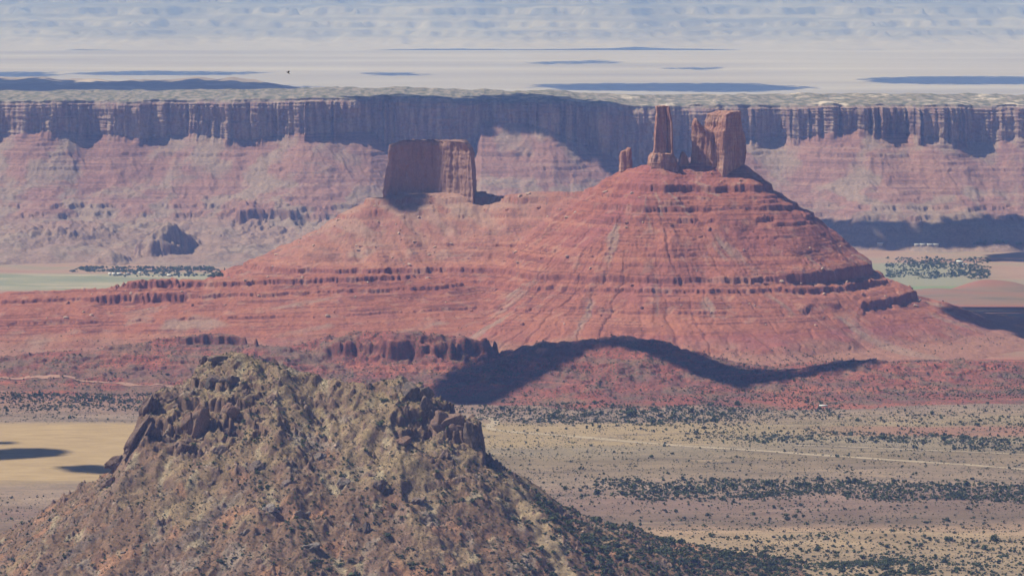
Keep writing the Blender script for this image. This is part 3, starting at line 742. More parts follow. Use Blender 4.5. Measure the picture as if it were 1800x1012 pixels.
# broad block
tower("rock_tower", "broad massive rock tower with dark right face on the red cone", [(196, 1258, 1302), (200, 1244, 1302), (212, 1240, 1303), (222, 1237, 1305), (230, 1228, 1307), (244, 1222, 1311), (262, 1219, 1312), (280, 1226, 1311), (293, 1224, 1309)], 8000,
      ([(-1, .6), (-.6, .05), (-.42, -.1), (.05, -1.0), (.14, -1.0), (.62, -.35), (.98, .1), (1, .6), (.5, 1), (-.6, 1)], 46), 14, tower_mat, rough=2.0, seg=300, sink=34)
tower("rock_pinnacle", "jagged thin pinnacle joined to the left side of the broad rock tower", [(209, 1220, 1225), (214, 1218, 1228), (220, 1216, 1234), (225, 1216, 1243), (231, 1216, 1254), (262, 1217, 1262), (290, 1214, 1266)], 8001,
      ([(-1, .3), (-.6, -.2), (.5, -1), (1, -.6), (.9, .6), (0, 1), (-.8, .8)], 24), 23, tower_mat, rough=1.4, seg=140, sink=22, cat="rock pinnacle")
tower("rock_pinnacle", "short lit rock fin standing alone on the left shoulder of the red cone", [(261, 1101, 1110), (265, 1091, 1111), (275, 1089, 1111), (290, 1089, 1112), (303, 1088, 1114)], 8070,
      ([(-1, .3), (-.75, -.6), (.55, -1), (1, -.2), (.8, .8), (-.6, .9)], 12), 31, tower_mat, rough=1.1, seg=140, sink=24, cat="rock pinnacle")
tower("rock_stub", "small stacked dark rock knob in the gap between the slender spire and the broad tower", [(268, 1199, 1204), (274, 1194, 1208), (282, 1191, 1211), (290, 1188, 1215)], 7996,
      ([(-1, .3), (-.7, -.7), (.6, -1), (1, 0), (.6, 1), (-.6, 1)], 14), 37, tower_mat, rough=1.6, rows=50, seg=120, sink=14, cat="rock stub")
# the neighbouring butte
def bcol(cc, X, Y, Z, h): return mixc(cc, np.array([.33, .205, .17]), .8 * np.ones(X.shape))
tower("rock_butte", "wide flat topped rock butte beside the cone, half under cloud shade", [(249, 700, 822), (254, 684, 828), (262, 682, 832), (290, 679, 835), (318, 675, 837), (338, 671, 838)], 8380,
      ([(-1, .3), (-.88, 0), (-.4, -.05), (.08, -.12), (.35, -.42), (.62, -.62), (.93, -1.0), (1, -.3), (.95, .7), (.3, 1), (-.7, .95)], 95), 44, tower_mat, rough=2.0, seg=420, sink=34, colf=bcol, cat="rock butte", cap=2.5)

# ------------------------------------------------------------------ roads (strips laid on the valley floor)
def strip(name, pts, width, mat, lift=.5):
    P = np.array(pts, float); seg = np.hypot(*np.diff(P, axis=0).T); cum = np.concatenate([[0], np.cumsum(seg)])
    t = np.arange(0, cum[-1], 12.); x = np.interp(t, cum, P[:, 0]); y = np.interp(t, cum, P[:, 1])
    for _ in range(12):
        x[1:-1] = (x[:-2] + x[1:-1] * 2 + x[2:]) / 4; y[1:-1] = (y[:-2] + y[1:-1] * 2 + y[2:]) / 4
    tx, ty = np.gradient(x), np.gradient(y); l = np.hypot(tx, ty); nx, ny = -ty / l, tx / l
    w = width * (1 + .7 * fbm(t / 45, t * 0, 4, 501))
    rowsX = np.stack([x + nx * w * k for k in (-.5, -.17, .17, .5)]); rowsY = np.stack([y + ny * w * k for k in (-.5, -.17, .17, .5)])
    Z = np.maximum(ground_f(rowsX, rowsY), np.where((rowsX > hx[0]) & (rowsX < hx[-1]) & (rowsY > hy[0]) & (rowsY < hy[-1]), hill_f(rowsX, rowsY), -999)) + lift
    return tag(grid_obj(name, rowsX, rowsY, Z, mat), kind="structure")
def gpt(px, py):                       # point of the level floor seen at that photo pixel
    D = H / ((py + 22) * S); x, y, z = W(px, py, D); return (x, y)
pale_dirt = plain_mat("pale_dirt_road", (.42, .34, .245), .12, .05)
strip("road", [gpt(*p) for p in ((820, 738), (845, 733), (868, 737), (874, 744), (862, 752), (852, 758), (900, 762), (1000, 769), (1100, 778), (1200, 789), (1350, 798), (1500, 809), (1650, 819), (1850, 832), (2500, 868))], 17, pale_dirt)
strip("road", [gpt(*p) for p in ((1395, 786), (1500, 789), (1650, 794), (1850, 803), (2500, 820))], 10, pale_dirt)
strip("road", [gpt(*p) for p in ((-60, 676), (0, 680), (100, 683), (200, 687), (262, 689), (330, 692))], 9, plain_mat("pink_dirt_road", (.42, .25, .19), .1, .05), 1.2)

# ------------------------------------------------------------------ rocks, junipers, trees, buildings
bpy.context.view_layer.update()
dg = bpy.context.evaluated_depsgraph_get()
EYE = Vector((0, 0, H))
def hit_px(px, py):
    d = Vector(W(px, py, 1000.)) - EYE; d.normalize()
    ok, loc, n, i, o, m = scene.ray_cast(dg, EYE, d, distance=190000)
    return (loc, o.name, n) if ok else (None, None, None)
def visible(p):
    v = Vector(p) - EYE; L = v.length
    ok, loc, n, i, o, m = scene.ray_cast(dg, EYE, v / L, distance=L - 3.0)
    return not ok
def surf(x, y):
    """height of whichever sheet lies on top at (x, y)"""
    z = ground_f(x, y)
    for f in (cone_f, hill_f, near_f):
        ins = (x > f.xs[0]) & (x < f.xs[-1]) & (y > f.ys[0]) & (y < f.ys[-1])
        z = np.where(ins, np.maximum(z, f(x, y)), z)
    return z
def to_px(x, y, z):
    c, s = math.cos(PITCH), math.sin(PITCH)
    f = y * c - (z - H) * s; up = y * s + (z - H) * c
    return 900 + x / f / S, 506 - up / f / S

# --- rock outcrops on the foreground hill
def ico(sub):
    import bmesh
    bm = bmesh.new(); bmesh.ops.create_icosphere(bm, subdivisions=sub, radius=1)
    v = np.array([x.co[:] for x in bm.verts]); f = np.array([[q.index for q in p.verts] for p in bm.faces]); bm.free(); return v, f
ICO = {k: ico(k) for k in (1, 2, 3, 4, 5, 6)}
def rock_shape(seed, dims, sub=5, planes=22, rough=.06, lean=(0, 0)):
    """angular broken block: a ball cut by random planes, then chipped"""
    v, f = ICO[sub]
    r_ = np.random.default_rng(seed)
    n = r_.normal(size=(planes, 3)); n /= np.linalg.norm(n, axis=1)[:, None]
    h = r_.uniform(.48, .95, planes)
    dt = v @ n.T
    rad = np.min(np.where(dt > .05, h[None] / np.maximum(dt, .05), 9.), axis=1)
    rad = np.minimum(rad, 1.25)
    q = v * rad[:, None]
    q = q * (1 + rough * (fbm3(q * 3.2, 3, seed) - np.abs(fbm3(q * np.array([4.2, 4.2, 2.]), 3, seed + 4)) * 1.5))[:, None]
    p = q * np.array(dims)
    p[:, 0] += lean[0] * p[:, 2]; p[:, 1] += lean[1] * p[:, 2]
    return p, f
crag_mat = terrain_mat("dark_brown_crag_rock", 2.2, .4, 1.0, 1.2)
def crag(px, py, D, dims, seed, label, lean=(0, 0), rot=0, tint=(.15, .10, .085)):
    x, y, z = W(px, py, D)
    loc, nm, nr = hit_px(px, py + dims[2] * .35)
    if nm == "foreground_hill":
        x, y, z = loc + Vector((0, dims[1] * .1, dims[2] * .12))
    r_ = np.random.default_rng(seed + 500); vs, fs, off = [], [], 0
    for k in range(7 if max(dims) > 10 else 5):
        sc = 1.0 if k == 0 else r_.uniform(.35, .7)
        ofs = np.zeros(3) if k == 0 else r_.uniform(-1, 1, 3) * np.array(dims) * np.array([.85, .6, .55])
        if k: ofs[2] -= dims[2] * .2; ofs[0] += lean[0] * ofs[2]
        p, f = rock_shape(seed * 13 + k, np.array(dims) * np.array([.85, .85, 1.1]) * sc, 5 if k == 0 else 4, rough=.07, planes=12, lean=lean)
        vs.append(p + ofs); fs.append(f + off); off += len(p)
    p, f = np.concatenate(vs), np.concatenate(fs)
    p = p * (1 + .05 * fbm3(p / 3, 3, seed))[:, None]
    c, s = math.cos(rot), math.sin(rot)
    q = p.copy(); q[:, 0] = p[:, 0] * c - p[:, 1] * s; q[:, 1] = p[:, 0] * s + p[:, 1] * c
    cc = mixc(np.array(tint), np.array([.24, .17, .135]), sst(-.1, .4, fbm(q[:, 0] / 6 + q[:, 1] / 7, q[:, 2] / 9, 4, seed + 40)))
    o = link_mesh("rock_outcrop", q, f, np.full(len(f), 3), crag_mat, col=cc)
    o.location = (x, y, z)
    return tag(o, label, "rock outcrop", "dark crags on the foreground hill")
crag(238, 768, 4718, (12, 16, 33), 1, "tall leaning brown fin at the left edge of the foreground hill", (.55, 0))
crag(262, 716, 4722, (13, 13, 24), 2, "upright dark crag just above the leaning fin at the hill's left edge", (.35, 0))
crag(210, 808, 4718, (16, 12, 13), 3, "low brown rock step at the foot of the leaning fin", (.6, 0))
crag(300, 700, 4716, (18, 12, 15), 4, "blocky brown crag on the hill's left shoulder below its rocky top", (.2, 0))
crag(344, 738, 4655, (22, 18, 27), 5, "largest rounded brown crag with a pale left face on the upper left slope", (.25, 0), tint=(.26, .16, .12))
crag(318, 782, 4628, (17, 12, 10), 6, "low brown ledge right beneath the largest rounded crag", (.3, 0))
crag(405, 724, 4645, (15, 12, 16), 7, "reddish brown crag right of the largest rounded crag", (.2, 0), tint=(.27, .16, .12))
crag(402, 762, 4610, (9, 7, 13), 8, "narrow dark crag standing below the reddish brown crag", (.35, 0))
crag(375, 668, 4718, (13, 9, 11), 9, "dark crag pair member left below the hill's summit", (.1, 0), tint=(.13, .11, .10))
crag(404, 668, 4712, (15, 9, 10), 10, "dark crag pair member right below the hill's summit", (.1, 0), tint=(.14, .115, .10))
crag(388, 630, 4745, (19, 8, 5), 11, "rocky cap on the highest point of the foreground hill", (.1, 0), tint=(.17, .14, .11))
crag(357, 633, 4758, (8, 7, 8), 12, "ragged rock on the left rim right below the hill's rocky cap", (.3, 0))
crag(484, 636, 4738, (7, 6, 7), 13, "small dark knob on the skyline right of the hill's rocky cap", (.0, 0))
crag(648, 678, 4702, (6, 5, 9), 14, "small stubby rock finger on the skyline between the two hill tops", (.0, 0))
crag(722, 688, 4680, (24, 14, 18), 15, "large dark crag forming the right hand top of the foreground hill", (-.1, 0), tint=(.14, .115, .10))
crag(752, 716, 4686, (14, 12, 15), 16, "dark crag on the skyline below the right hand hill top", (-.2, 0), tint=(.15, .115, .10))
crag(798, 742, 4664, (26, 16, 20), 17, "broad reddish cliff block at the right edge of the foreground hill", (-.2, 0), tint=(.22, .14, .11))
crag(830, 768, 4658, (13, 14, 30), 18, "steep black cliff wall ending the right edge of the hill", (-.12, 0), tint=(.13, .10, .09))
crag(706, 776, 4568, (14, 10, 11), 19, "reddish boulder crag in the middle of the right slope", (.2, 0), tint=(.26, .16, .12))
crag(480, 700, 4655, (8, 7, 9), 20, "small brown crag on the summit slope with a light left side", (.3, 0))
crag(190, 848, 4716, (10, 8, 9), 21, "lowest brown crag on the hill's left skyline above the scree", (.6, 0))
crag(528, 905, 4405, (12, 9, 9), 22, "grey broken outcrop low in the middle of the hill", (.4, 0), tint=(.24, .20, .18))
crag(475, 895, 4415, (13, 9, 7), 23, "pale grey slab outcrop low left of the grey broken outcrop", (.4, 0), tint=(.30, .26, .24))
crag(430, 938, 4385, (9, 8, 8), 24, "dark grey outcrop lowest in the middle of the hill", (.3, 0), tint=(.2, .17, .15))
crag(640, 930, 4370, (9, 8, 9), 25, "dark narrow outcrop low in the gully between the two ribs", (.3, 0), tint=(.16, .13, .12))
crag(735, 880, 4430, (10, 8, 7), 26, "small grey outcrop low on the right rib", (.3, 0), tint=(.22, .18, .16))
crag(500, 850, 4460, (10, 8, 6), 27, "brown grey outcrop midway up the left rib", (.4, 0), tint=(.22, .17, .15))
crag(390, 790, 4560, (9, 7, 7), 28, "grey brown outcrop midway up the left slope", (.4, 0), tint=(.24, .19, .17))

crag(450, 820, 4500, (11, 8, 9), 29, "brown outcrop in the centre of the left rib above the pale slab", (.4, 0), tint=(.19, .15, .13))
crag(560, 800, 4520, (9, 8, 7), 30, "small grey outcrop midway down between the two ribs", (.3, 0), tint=(.20, .17, .15))
crag(600, 850, 4470, (12, 9, 8), 31, "ragged grey outcrop in the middle gully of the hill", (.4, 0), tint=(.22, .19, .17))
crag(668, 850, 4460, (11, 9, 9), 32, "dark brown outcrop left of the right rib", (.3, 0), tint=(.16, .12, .105))
crag(780, 800, 4540, (10, 8, 8), 33, "brown outcrop on the slope beneath the steep black cliff wall", (.2, 0), tint=(.19, .13, .11))
crag(430, 690, 4680, (8, 7, 10), 34, "narrow brown crag on the upper slope below the rocky cap", (.3, 0), tint=(.17, .12, .10))
crag(545, 960, 4380, (13, 9, 8), 35, "grey slab outcrop at the very bottom middle of the hill", (.4, 0), tint=(.25, .22, .2))
crag(275, 760, 4700, (11, 9, 15), 36, "dark ribbed crag just right of the leaning fin", (.4, 0))
# --- scattering
def link_copy(me, loc, sc, rz, name, tilt=0.):
    o = bpy.data.objects.new(name, me); COL.objects.link(o)
    o.location = loc; o.scale = sc; o.rotation_euler = (tilt, tilt * .5, rz); return o

def merged(name, base_v, base_f, pts, scl, rz, mat, zsq=None):
    """many copies of one small shape as one mesh"""
    n, m = len(pts), len(base_v[0])
    out_v, out_f, off = [], [], 0
    for k in range(len(base_v)):
        sel = np.arange(k, n, len(base_v)); bv, bf = base_v[k], base_f[k]
        c, s = np.cos(rz[sel])[:, None], np.sin(rz[sel])[:, None]
        x = bv[None, :, 0] * c - bv[None, :, 1] * s; y = bv[None, :, 0] * s + bv[None, :, 1] * c; z = np.repeat(bv[None, :, 2], len(sel), 0)
        v = np.stack([x, y, z], -1) * scl[sel][:, None, None] + pts[sel][:, None, :]
        f = bf[None] + (np.arange(len(sel)) * len(bv))[:, None, None] + off
        out_v.append(v.reshape(-1, 3)); out_f.append(f.reshape(-1, bf.shape[1])); off += len(sel) * len(bv)
    v, f = np.concatenate(out_v), np.concatenate(out_f)
    return link_mesh(name, v, f, np.full(len(f), f.shape[1]), mat)

def foliage_mat(name, c1, c2):
    m, nt, b = new_mat(name, .8)
    geo = N(nt, "ShaderNodeNewGeometry")
    n1 = noise_node(nt, geo.outputs["Position"], 1 / 9., 3, .6)
    r1 = N(nt, "ShaderNodeMath", operation='MULTIPLY_ADD'); nt.links.new(geo.outputs["Random Per Island"], r1.inputs[0]); r1.inputs[1].default_value = .5
    nt.links.new(n1.outputs[0], r1.inputs[2])
    r = ramp(nt, r1.outputs[0], [(.35, tuple(c1)), (.95, tuple(c2))])
    nt.links.new(r.outputs[0], b.inputs["Base Color"])
    return m
jun_mat = foliage_mat("juniper_foliage", (.055, .078, .036), (.125, .150, .075))
cot_mat = foliage_mat("cottonwood_foliage", (.06, .10, .055), (.13, .18, .10))
bark_mat = plain_mat("grey_bark", (.20, .15, .12), .25, 2.)

def crown_mesh(seed, leaves, leaf, flat=.8):
    """leaf sprays spread through an uneven crown of several clumps, unit radius"""
    r = np.random.default_rng(seed)
    ncl = 7; cc = r.normal(size=(ncl, 3)) * np.array([.42, .42, .26]); cr = r.uniform(.38, .62, ncl)
    k = r.integers(0, ncl, leaves)
    d = r.normal(size=(leaves, 3)); d /= np.linalg.norm(d, axis=1)[:, None]
    p = cc[k] + d * (cr[k] * r.uniform(.55, 1.0, leaves) ** .5)[:, None]
    p[:, 2] = p[:, 2] * flat + .72 * flat + .1
    p[:, 2] = np.maximum(p[:, 2], .1)
    a = r.normal(size=(leaves, 3)); a /= np.linalg.norm(a, axis=1)[:, None]
    b = np.cross(a, d); b /= np.linalg.norm(b, axis=1)[:, None] + 1e-9
    s = leaf * r.uniform(.6, 1.3, leaves)[:, None]
    q = np.stack([p + a * s, p + b * s, p - a * s, p - b * s], 1)
    return q.reshape(-1, 3), np.arange(leaves * 4).reshape(-1, 4)

def trunk_mesh(seed, h=.75, r0=.09):
    r = random.Random(seed); vs, fs = [], []
    def limb(p0, p1, ra, rb):
        b = len(vs); a = (Vector(p1) - Vector(p0)).normalized(); s = a.orthogonal().normalized(); t = a.cross(s)
        for p, rr in ((p0, ra), (p1, rb)):
            for k in range(6):
                an = k / 6 * 6.2832; vs.append(tuple(Vector(p) + (s * math.cos(an) + t * math.sin(an)) * rr))
        for k in range(6): fs.append((b + k, b + (k + 1) % 6, b + 6 + (k + 1) % 6, b + 6 + k))
    top = (r.uniform(-.06, .06), r.uniform(-.06, .06), h * .5)
    limb((0, 0, -.15), top, r0, r0 * .7)
    for k in range(4):
        an = k * 1.57 + r.uniform(-.4, .4)
        limb(top, (math.cos(an) * .38, math.sin(an) * .38, h * r.uniform(.8, 1.15)), r0 * .55, r0 * .2)
    return np.array(vs), np.array(fs)

TR = [trunk_mesh(900 + k) for k in range(3)]
CR_HI = [crown_mesh(910 + k, 260, .17) for k in range(6)]
CR_LO = [crown_mesh(930 + k, 26, .40) for k in range(6)]
CR_TI = [crown_mesh(970 + k, 12, .55) for k in range(6)]
CR_MID = [crown_mesh(950 + k, 46, .30) for k in range(6)]

def raw_mesh(name, v, f, mat):
    o = link_mesh(name, v, f, np.full(len(f), f.shape[1]), mat); me = o.data; bpy.data.objects.remove(o); return me
crown_me = [raw_mesh("crown", v, f, jun_mat) for v, f in CR_HI]
crown_ct = [raw_mesh("crown", v * np.array([1, 1, 1.25]), f, cot_mat) for v, f in CR_HI]
trunk_me = [raw_mesh("trunk", v, f, bark_mat) for v, f in TR]

def tree(name, p, r_, k, label, cat, group, crowns):
    root = bpy.data.objects.new(name, None); COL.objects.link(root); root.location = p
    root.scale = (r_, r_, r_); root.rotation_euler = (0, 0, k * 2.399)
    c = bpy.data.objects.new("crown", crowns[k % len(crowns)]); COL.objects.link(c); c.parent = root
    t = bpy.data.objects.new("trunk", trunk_me[k % 3]); COL.objects.link(t); t.parent = root
    return tag(root, label, cat, group)

def sample(n, x0, x1, y0, y1, dens):
    x = rng.uniform(x0, x1, n); y = rng.uniform(y0, y1, n)
    z = surf(x, y)
    k = rng.uniform(0, 1, n) < dens(x, y, z)
    return np.stack([x, y, z], -1)[k]

# junipers on the foreground hill
def d_near(x, y, z):
    px, py = to_px(x, y, z)
    base = .13 + .24 * sst(-.1, .4, fbm(x / 60, y / 60, 3, 601))
    rt = sst(820, 1000, px) * sst(620, 700, py)
    dn = base + rt * (.75 * sst(-.35, .2, fbm(x / 70, y / 70, 3, 602)) + .12)
    dn = dn + .35 * sst(.0, .3, fbm(x / 45, y / 90, 3, 603)) * (px > 420)
    yel = np.exp(-(((px - 590) / 60) ** 2 + ((py - 740) / 50) ** 2)) + np.exp(-(((px - 545) / 40) ** 2 + ((py - 680) / 30) ** 2))
    dn = dn * (1 - .85 * np.clip(yel, 0, 1)) * (1 - .9 * near_scar(x, y)) * np.where(px < 330, .35, 1)
    return np.where((z > 3) & (y < 4800), dn, 0)
pn = sample(42000, -950, 630, 3950, 4850, d_near)
sn = rng.lognormal(0, .42, len(pn)) * 1.55 * (1 + .35 * (to_px(*pn.T)[0] > 900))
# junipers of the valley floor, in bands
BANDS = [  # px range, py centre, half height, strength
    ((1080, 2500), 862, 16, 1.6), ((1000, 1500), 852, 9, .22), ((1200, 2500), 948, 5, .55), ((1130, 1420), 975, 20, .62), ((1400, 2500), 975, 20, .42), ((1500, 2500), 1000, 18, .55),
    ((1240, 2500), 770, 9, .8), ((1640, 2500), 776, 12, 1.0), ((820, 1300), 737, 13, .8), ((950, 1350), 722, 10, .8), ((-50, 300), 700, 13, 1.8), ((-50, 300), 722, 15, .7), ((1000, 1320), 752, 7, .16),
    ((1150, 2500), 890, 16, .09), ((1150, 2500), 920, 14, .10), ((860, 2500), 830, 30, .035), ((860, 2500), 790, 20, .02), ((-60, 260), 900, 30, .03), ((1480, 2500), 735, 18, .18), ((1180, 1500), 725, 16, .30)]
def d_floor(x, y, z):
    px, py = to_px(x, y, z); dn = .012 + .06 * sst(.1, .5, fbm(x / 130, y / 90, 4, 613))
    wob = 7 * fbm(px / 160, px * 0, 3, 610); nz = sst(-.35, .2, fbm(x / 90, y / 60, 4, 611))
    for (a, b_), c, hgt_, st in BANDS:
        m = sst(a - 100, a + 100, px + 80 * fbm(x / 90, y / 40, 2, 612)) * (1 - sst(b_ - 30, b_ + 30, px)) * np.exp(-(((py + wob - c - (px - 1500) * .012) / hgt_) ** 4))
        dn = np.maximum(dn, m * st * (.25 + .75 * nz))
    gold = (px < 260) & (py > 745) & (py < 865)
    dn = np.where(gold, 0, dn)
    inh = (z > 4) & (y > 6250)
    return np.where((z > 60), 0, np.where((near_f(x, y) > ground_f(x, y) + 1) & (x < fx[-1]) & (y < fy[-1]), 0, dn) * np.where(inh, .8, 1))
pf = sample(260000, -1500, 1830, 4620, 6750, d_floor)
sf = rng.lognormal(0, .45, len(pf)) * 1.6
# junipers on the low red hills
def d_low(x, y, z):
    px, py = to_px(x, y, z)
    dn = .05 + .30 * sst(-.05, .4, fbm(x / 110, y / 80, 4, 620)) + .25 * sst(1100, 1300, px) * sst(660, 700, py)
    return np.where((z > 4) & (z > ground_f(x, y) + .5), dn, 0)
pl_ = sample(105000, -1500, 1900, 6250, 7300, d_low)
sl_ = rng.lognormal(0, .3, len(pl_)) * 1.45
# along the foot of the cone
def d_foot(x, y, z):
    return np.where((z > 10) & (z < 75), .10 * sst(55, 20, z) + .05 * sst(.0, .4, fbm(x / 80, y / 50, 3, 630)), 0)
pc_ = sample(45000, -1600, 1700, 7150, 7700, d_foot)
sc_ = rng.lognormal(0, .3, len(pc_)) * 1.15
P = np.concatenate([pn, pf, pl_, pc_]); Q = np.concatenate([sn, sf, sl_, sc_]); zone = np.concatenate([np.zeros(len(pn)), np.ones(len(pf)), np.full(len(pl_), 2), np.full(len(pc_), 3)])
P[:, 2] -= .12 * Q
px_, py_ = to_px(*P.T)
score = Q / P[:, 1]; inside = (px_ > 6) & (px_ < 1794) & (py_ < 1004) & (py_ > 0)
order = np.argsort(-score * inside)
chosen = []
for i in order[:3000]:
    if visible(P[i] + np.array([0, 0, Q[i] * 1.1])): chosen.append(i)
    if len(chosen) == 280: break
def zone_label(i):
    px, py = px_[i], py_[i]
    if zone[i] == 0:
        if px > 830: return "round dark green juniper in the dense growth on the hill's lower right flank", "junipers crowding the lower right flank"
        if py < 760: return "dark green juniper bush on the dry upper slope of the foreground hill", "junipers on the upper foreground hill"
        if px < 470: return "dark green juniper bush on the brown lower left slope of the foreground hill", "junipers on the lower left hillside"
        return "dark green juniper bush among grey rocks on the lower middle of the foreground hill", "junipers on the lower middle hillside"
    if zone[i] == 1:
        if px < 400: return "grey green juniper in the dark belt below the pink road", "junipers below the pink road"
        if py > 900: return "large dark juniper on the sandy flats at the photo's lower right", "junipers on the sandy near flats"
        if py > 820: return "dark juniper in the long straight belt across the valley floor", "junipers in the long valley belt"
        return "grey green juniper between the pale dirt road and the red hills", "junipers between road and red hills"
    return "small grey green juniper growing on the low dark red hills", "junipers on the low red hills"
for n, i in enumerate(chosen):
    lb, gp = zone_label(i)
    tree("juniper", tuple(P[i]), float(Q[i]), n, lb, "juniper", gp, crown_me)
rest = np.ones(len(P), bool); rest[chosen] = False
for z_, nm, lb in ((0, "hillside_shrubs", "dark green shrubs dotting the foreground hill"), (1, "valley_shrubs", "juniper scrub in dark belts across the valley floor"), (2, "hill_shrubs", "grey green scrub over the low red hills"), (3, "slope_shrubs", "tiny scrub along the foot of the red cone")):
    m = rest & (zone == z_)
    CRX = CR_MID if z_ == 0 else CR_LO
    tag(merged(nm, [c[0] for c in CRX], [c[1] for c in CRX], P[m], Q[m], rng.uniform(0, 6.28, m.sum()), jun_mat), lb, "shrubs", kind="stuff")
# low dry brush on the foreground hill: small pale tufts
def d_brush(x, y, z): return np.where((z > 6) & (y < 4800), .75 * (1 - .8 * near_scar(x, y)), 0)
pb = sample(70000, -950, 560, 3980, 4800, d_brush)
brush_mat = foliage_mat("dry_brush", (.075, .072, .045), (.19, .175, .105))
tag(merged("dry_brush", [c[0] for c in CR_TI], [c[1] for c in CR_TI], pb, rng.lognormal(0, .35, len(pb)) * .72, rng.uniform(0, 6.28, len(pb)), brush_mat), "olive and tan dry brush scattered over the foreground hill", "brush", kind="stuff")

def d_sage(x, y, z):
    px, py = to_px(x, y, z); n_ = sst(-.3, .35, fbm(x / 110, y / 45, 5, 660))
    gold = (px < 300) & (py > 742) & (py < 868)
    return np.where(gold | (z > 70) | ((near_f(x, y) > ground_f(x, y) + 1) & (x < fx[-1]) & (y < fy[-1])), 0, .04 + .5 * n_)
psg = sample(230000, -1500, 1830, 4650, 6900, d_sage)
sage_mat = foliage_mat("sagebrush_foliage", (.085, .095, .06), (.17, .175, .115))
CR_SG = [crown_mesh(990 + k, 6, .7) for k in range(6)]
tag(merged("sagebrush", [c[0] for c in CR_SG], [c[1] for c in CR_SG], psg, rng.lognormal(0, .4, len(psg)) * .75, rng.uniform(0, 6.28, len(psg)), sage_mat), "grey green sagebrush speckling the open valley floor", "sagebrush", kind="stuff")

# --- boulders: the largest ones each on their own, the smallest as rubble
b_mats = [plain_mat("pale_boulder", (.50, .36, .29), .2, .15), plain_mat("red_boulder", (.36, .17, .13), .25, .15), plain_mat("grey_boulder", (.27, .22, .19), .3, .3)]
b_shape = [rock_shape(700 + k, (1, .8, .75), 3, 14, .08) for k in range(5)]
b_me = {(k, m): raw_mesh("boulder", b_shape[k][0], b_shape[k][1], b_mats[m]) for k in range(5) for m in range(3)}
b_lo = [rock_shape(720 + k, (1, .85, .7), 1, 9, .05) for k in range(6)]
def d_b(x, y, z):
    px, py = to_px(x, y, z); tr = sst(.15, .5, ridged(np.arctan2(y - 8000, x - 330) * 9, x * 0, 2, 66) - .2)
    return np.where((z > 70) & (y < 8350), .5 * sst(-.2, .4, fbm(x / 90, y / 90, 3, 640)) + .25 * tr + .6 * np.exp(-(((px - 640) / 130) ** 2 + ((py - 400) / 60) ** 2)), 0)
q1 = sample(5200, -1150, 1150, 7350, 8350, d_b)
s1_ = rng.pareto(2.4, len(q1)) * 1.9 + 1.0; s1_ = np.minimum(s1_, 7.5)
def d_b2(x, y, z): return np.where((z > 12) & (y < 4790), .3 * sst(-.2, .4, near_rock(x, y) + fbm(x / 50, y / 50, 3, 641)), 0)
q2 = sample(12000, -930, 500, 4000, 4800, d_b2)
s2_ = np.minimum(rng.pareto(2.6, len(q2)) * .8 + .55, 4.2)
for q, s_, tagd in ((q1, s1_, 0), (q2, s2_, 1)):
    a, b_ = to_px(*q.T); ok = (a > 4) & (a < 1796) & (b_ < 1006) & (b_ > 0)
    od = np.argsort(-s_ / q[:, 1] * ok); ch = []
    for i in od[:600]:
        if visible(q[i] + np.array([0, 0, s_[i]])): ch.append(i)
        if len(ch) == (170 if tagd == 0 else 110): break
    for n, i in enumerate(ch):
        mi = (0 if rng.uniform() < .6 else 1) if tagd == 0 else (2 if rng.uniform() < .75 else 0)
        o = link_copy(b_me[(n % 5, mi)], tuple(q[i] + np.array([0, 0, s_[i] * .15])), (s_[i], s_[i], s_[i]), rng.uniform(0, 6.28), "boulder", .2)
        if tagd == 0:
            if b_[i] < 480 and a[i] < 880: lb, gp = "fallen boulder on the greyish slope below the flat topped butte", "boulders below the butte"
            elif b_[i] < 490: lb, gp = "fallen boulder on the orange slope of the cone above the long ledge", "boulders above the long ledge"
            else: lb, gp = "fallen boulder on the pink slope beneath the long ledge", "boulders beneath the long ledge"
            lb = ("pale " if mi == 0 else "dark red ") + lb; gp = ("pale " if mi == 0 else "dark red ") + gp
        else:
            if a[i] < 480: lb, gp = "loose rock on the left part of the foreground hill", "loose rocks on the left hillside"
            else: lb, gp = "loose rock on the middle and right of the foreground hill", "loose rocks on the right hillside"
            lb = ("grey " if mi == 2 else "pale ") + lb; gp = ("grey " if mi == 2 else "pale ") + gp
        tag(o, lb, "boulder", gp)
    rs = np.ones(len(q), bool); rs[ch] = False
    tag(merged("rubble", [c[0] for c in b_lo], [c[1] for c in b_lo], q[rs], s_[rs], rng.uniform(0, 6.28, rs.sum()), b_mats[1] if tagd == 0 else b_mats[2]), "small rubble strewn down the red cone" if tagd == 0 else "small stones strewn over the foreground hill", "rubble", kind="stuff")

# --- river valley: cottonwoods, ranch buildings
def rv_pt(px, py):
    loc, nm, _ = hit_px(px, py); return loc
k = 0
for (x0, x1, y0, y1, n, r0, lb, gp) in ((200, 400, 478, 487, 130, 4.6, "blue green cottonwood in the ranch grove on the far left river flat", "cottonwoods at the far left ranch"),
                                        (1600, 1690, 457, 472, 90, 5, "blue green cottonwood in the upper grove of the right hand meadow", "cottonwoods of the upper right grove"),
                                        (1665, 1730, 474, 486, 60, 5, "dark cottonwood in the lower grove beside the bright green field", "cottonwoods of the lower right grove"),
                                        (1695, 1800, 425, 431, 22, 7, "cottonwood at the foot of the shaded far slope on the right", "cottonwoods under the shaded slope")):
    for _ in range(n):
        px, py = rng.uniform(x0, x1), rng.uniform(y0, y1); p = rv_pt(px, py)
        if p is None: continue
        tree("cottonwood", (p.x, p.y, p.z - .8), r0 * rng.uniform(.6, 1.2), k, lb, "cottonwood", gp, crown_ct); k += 1

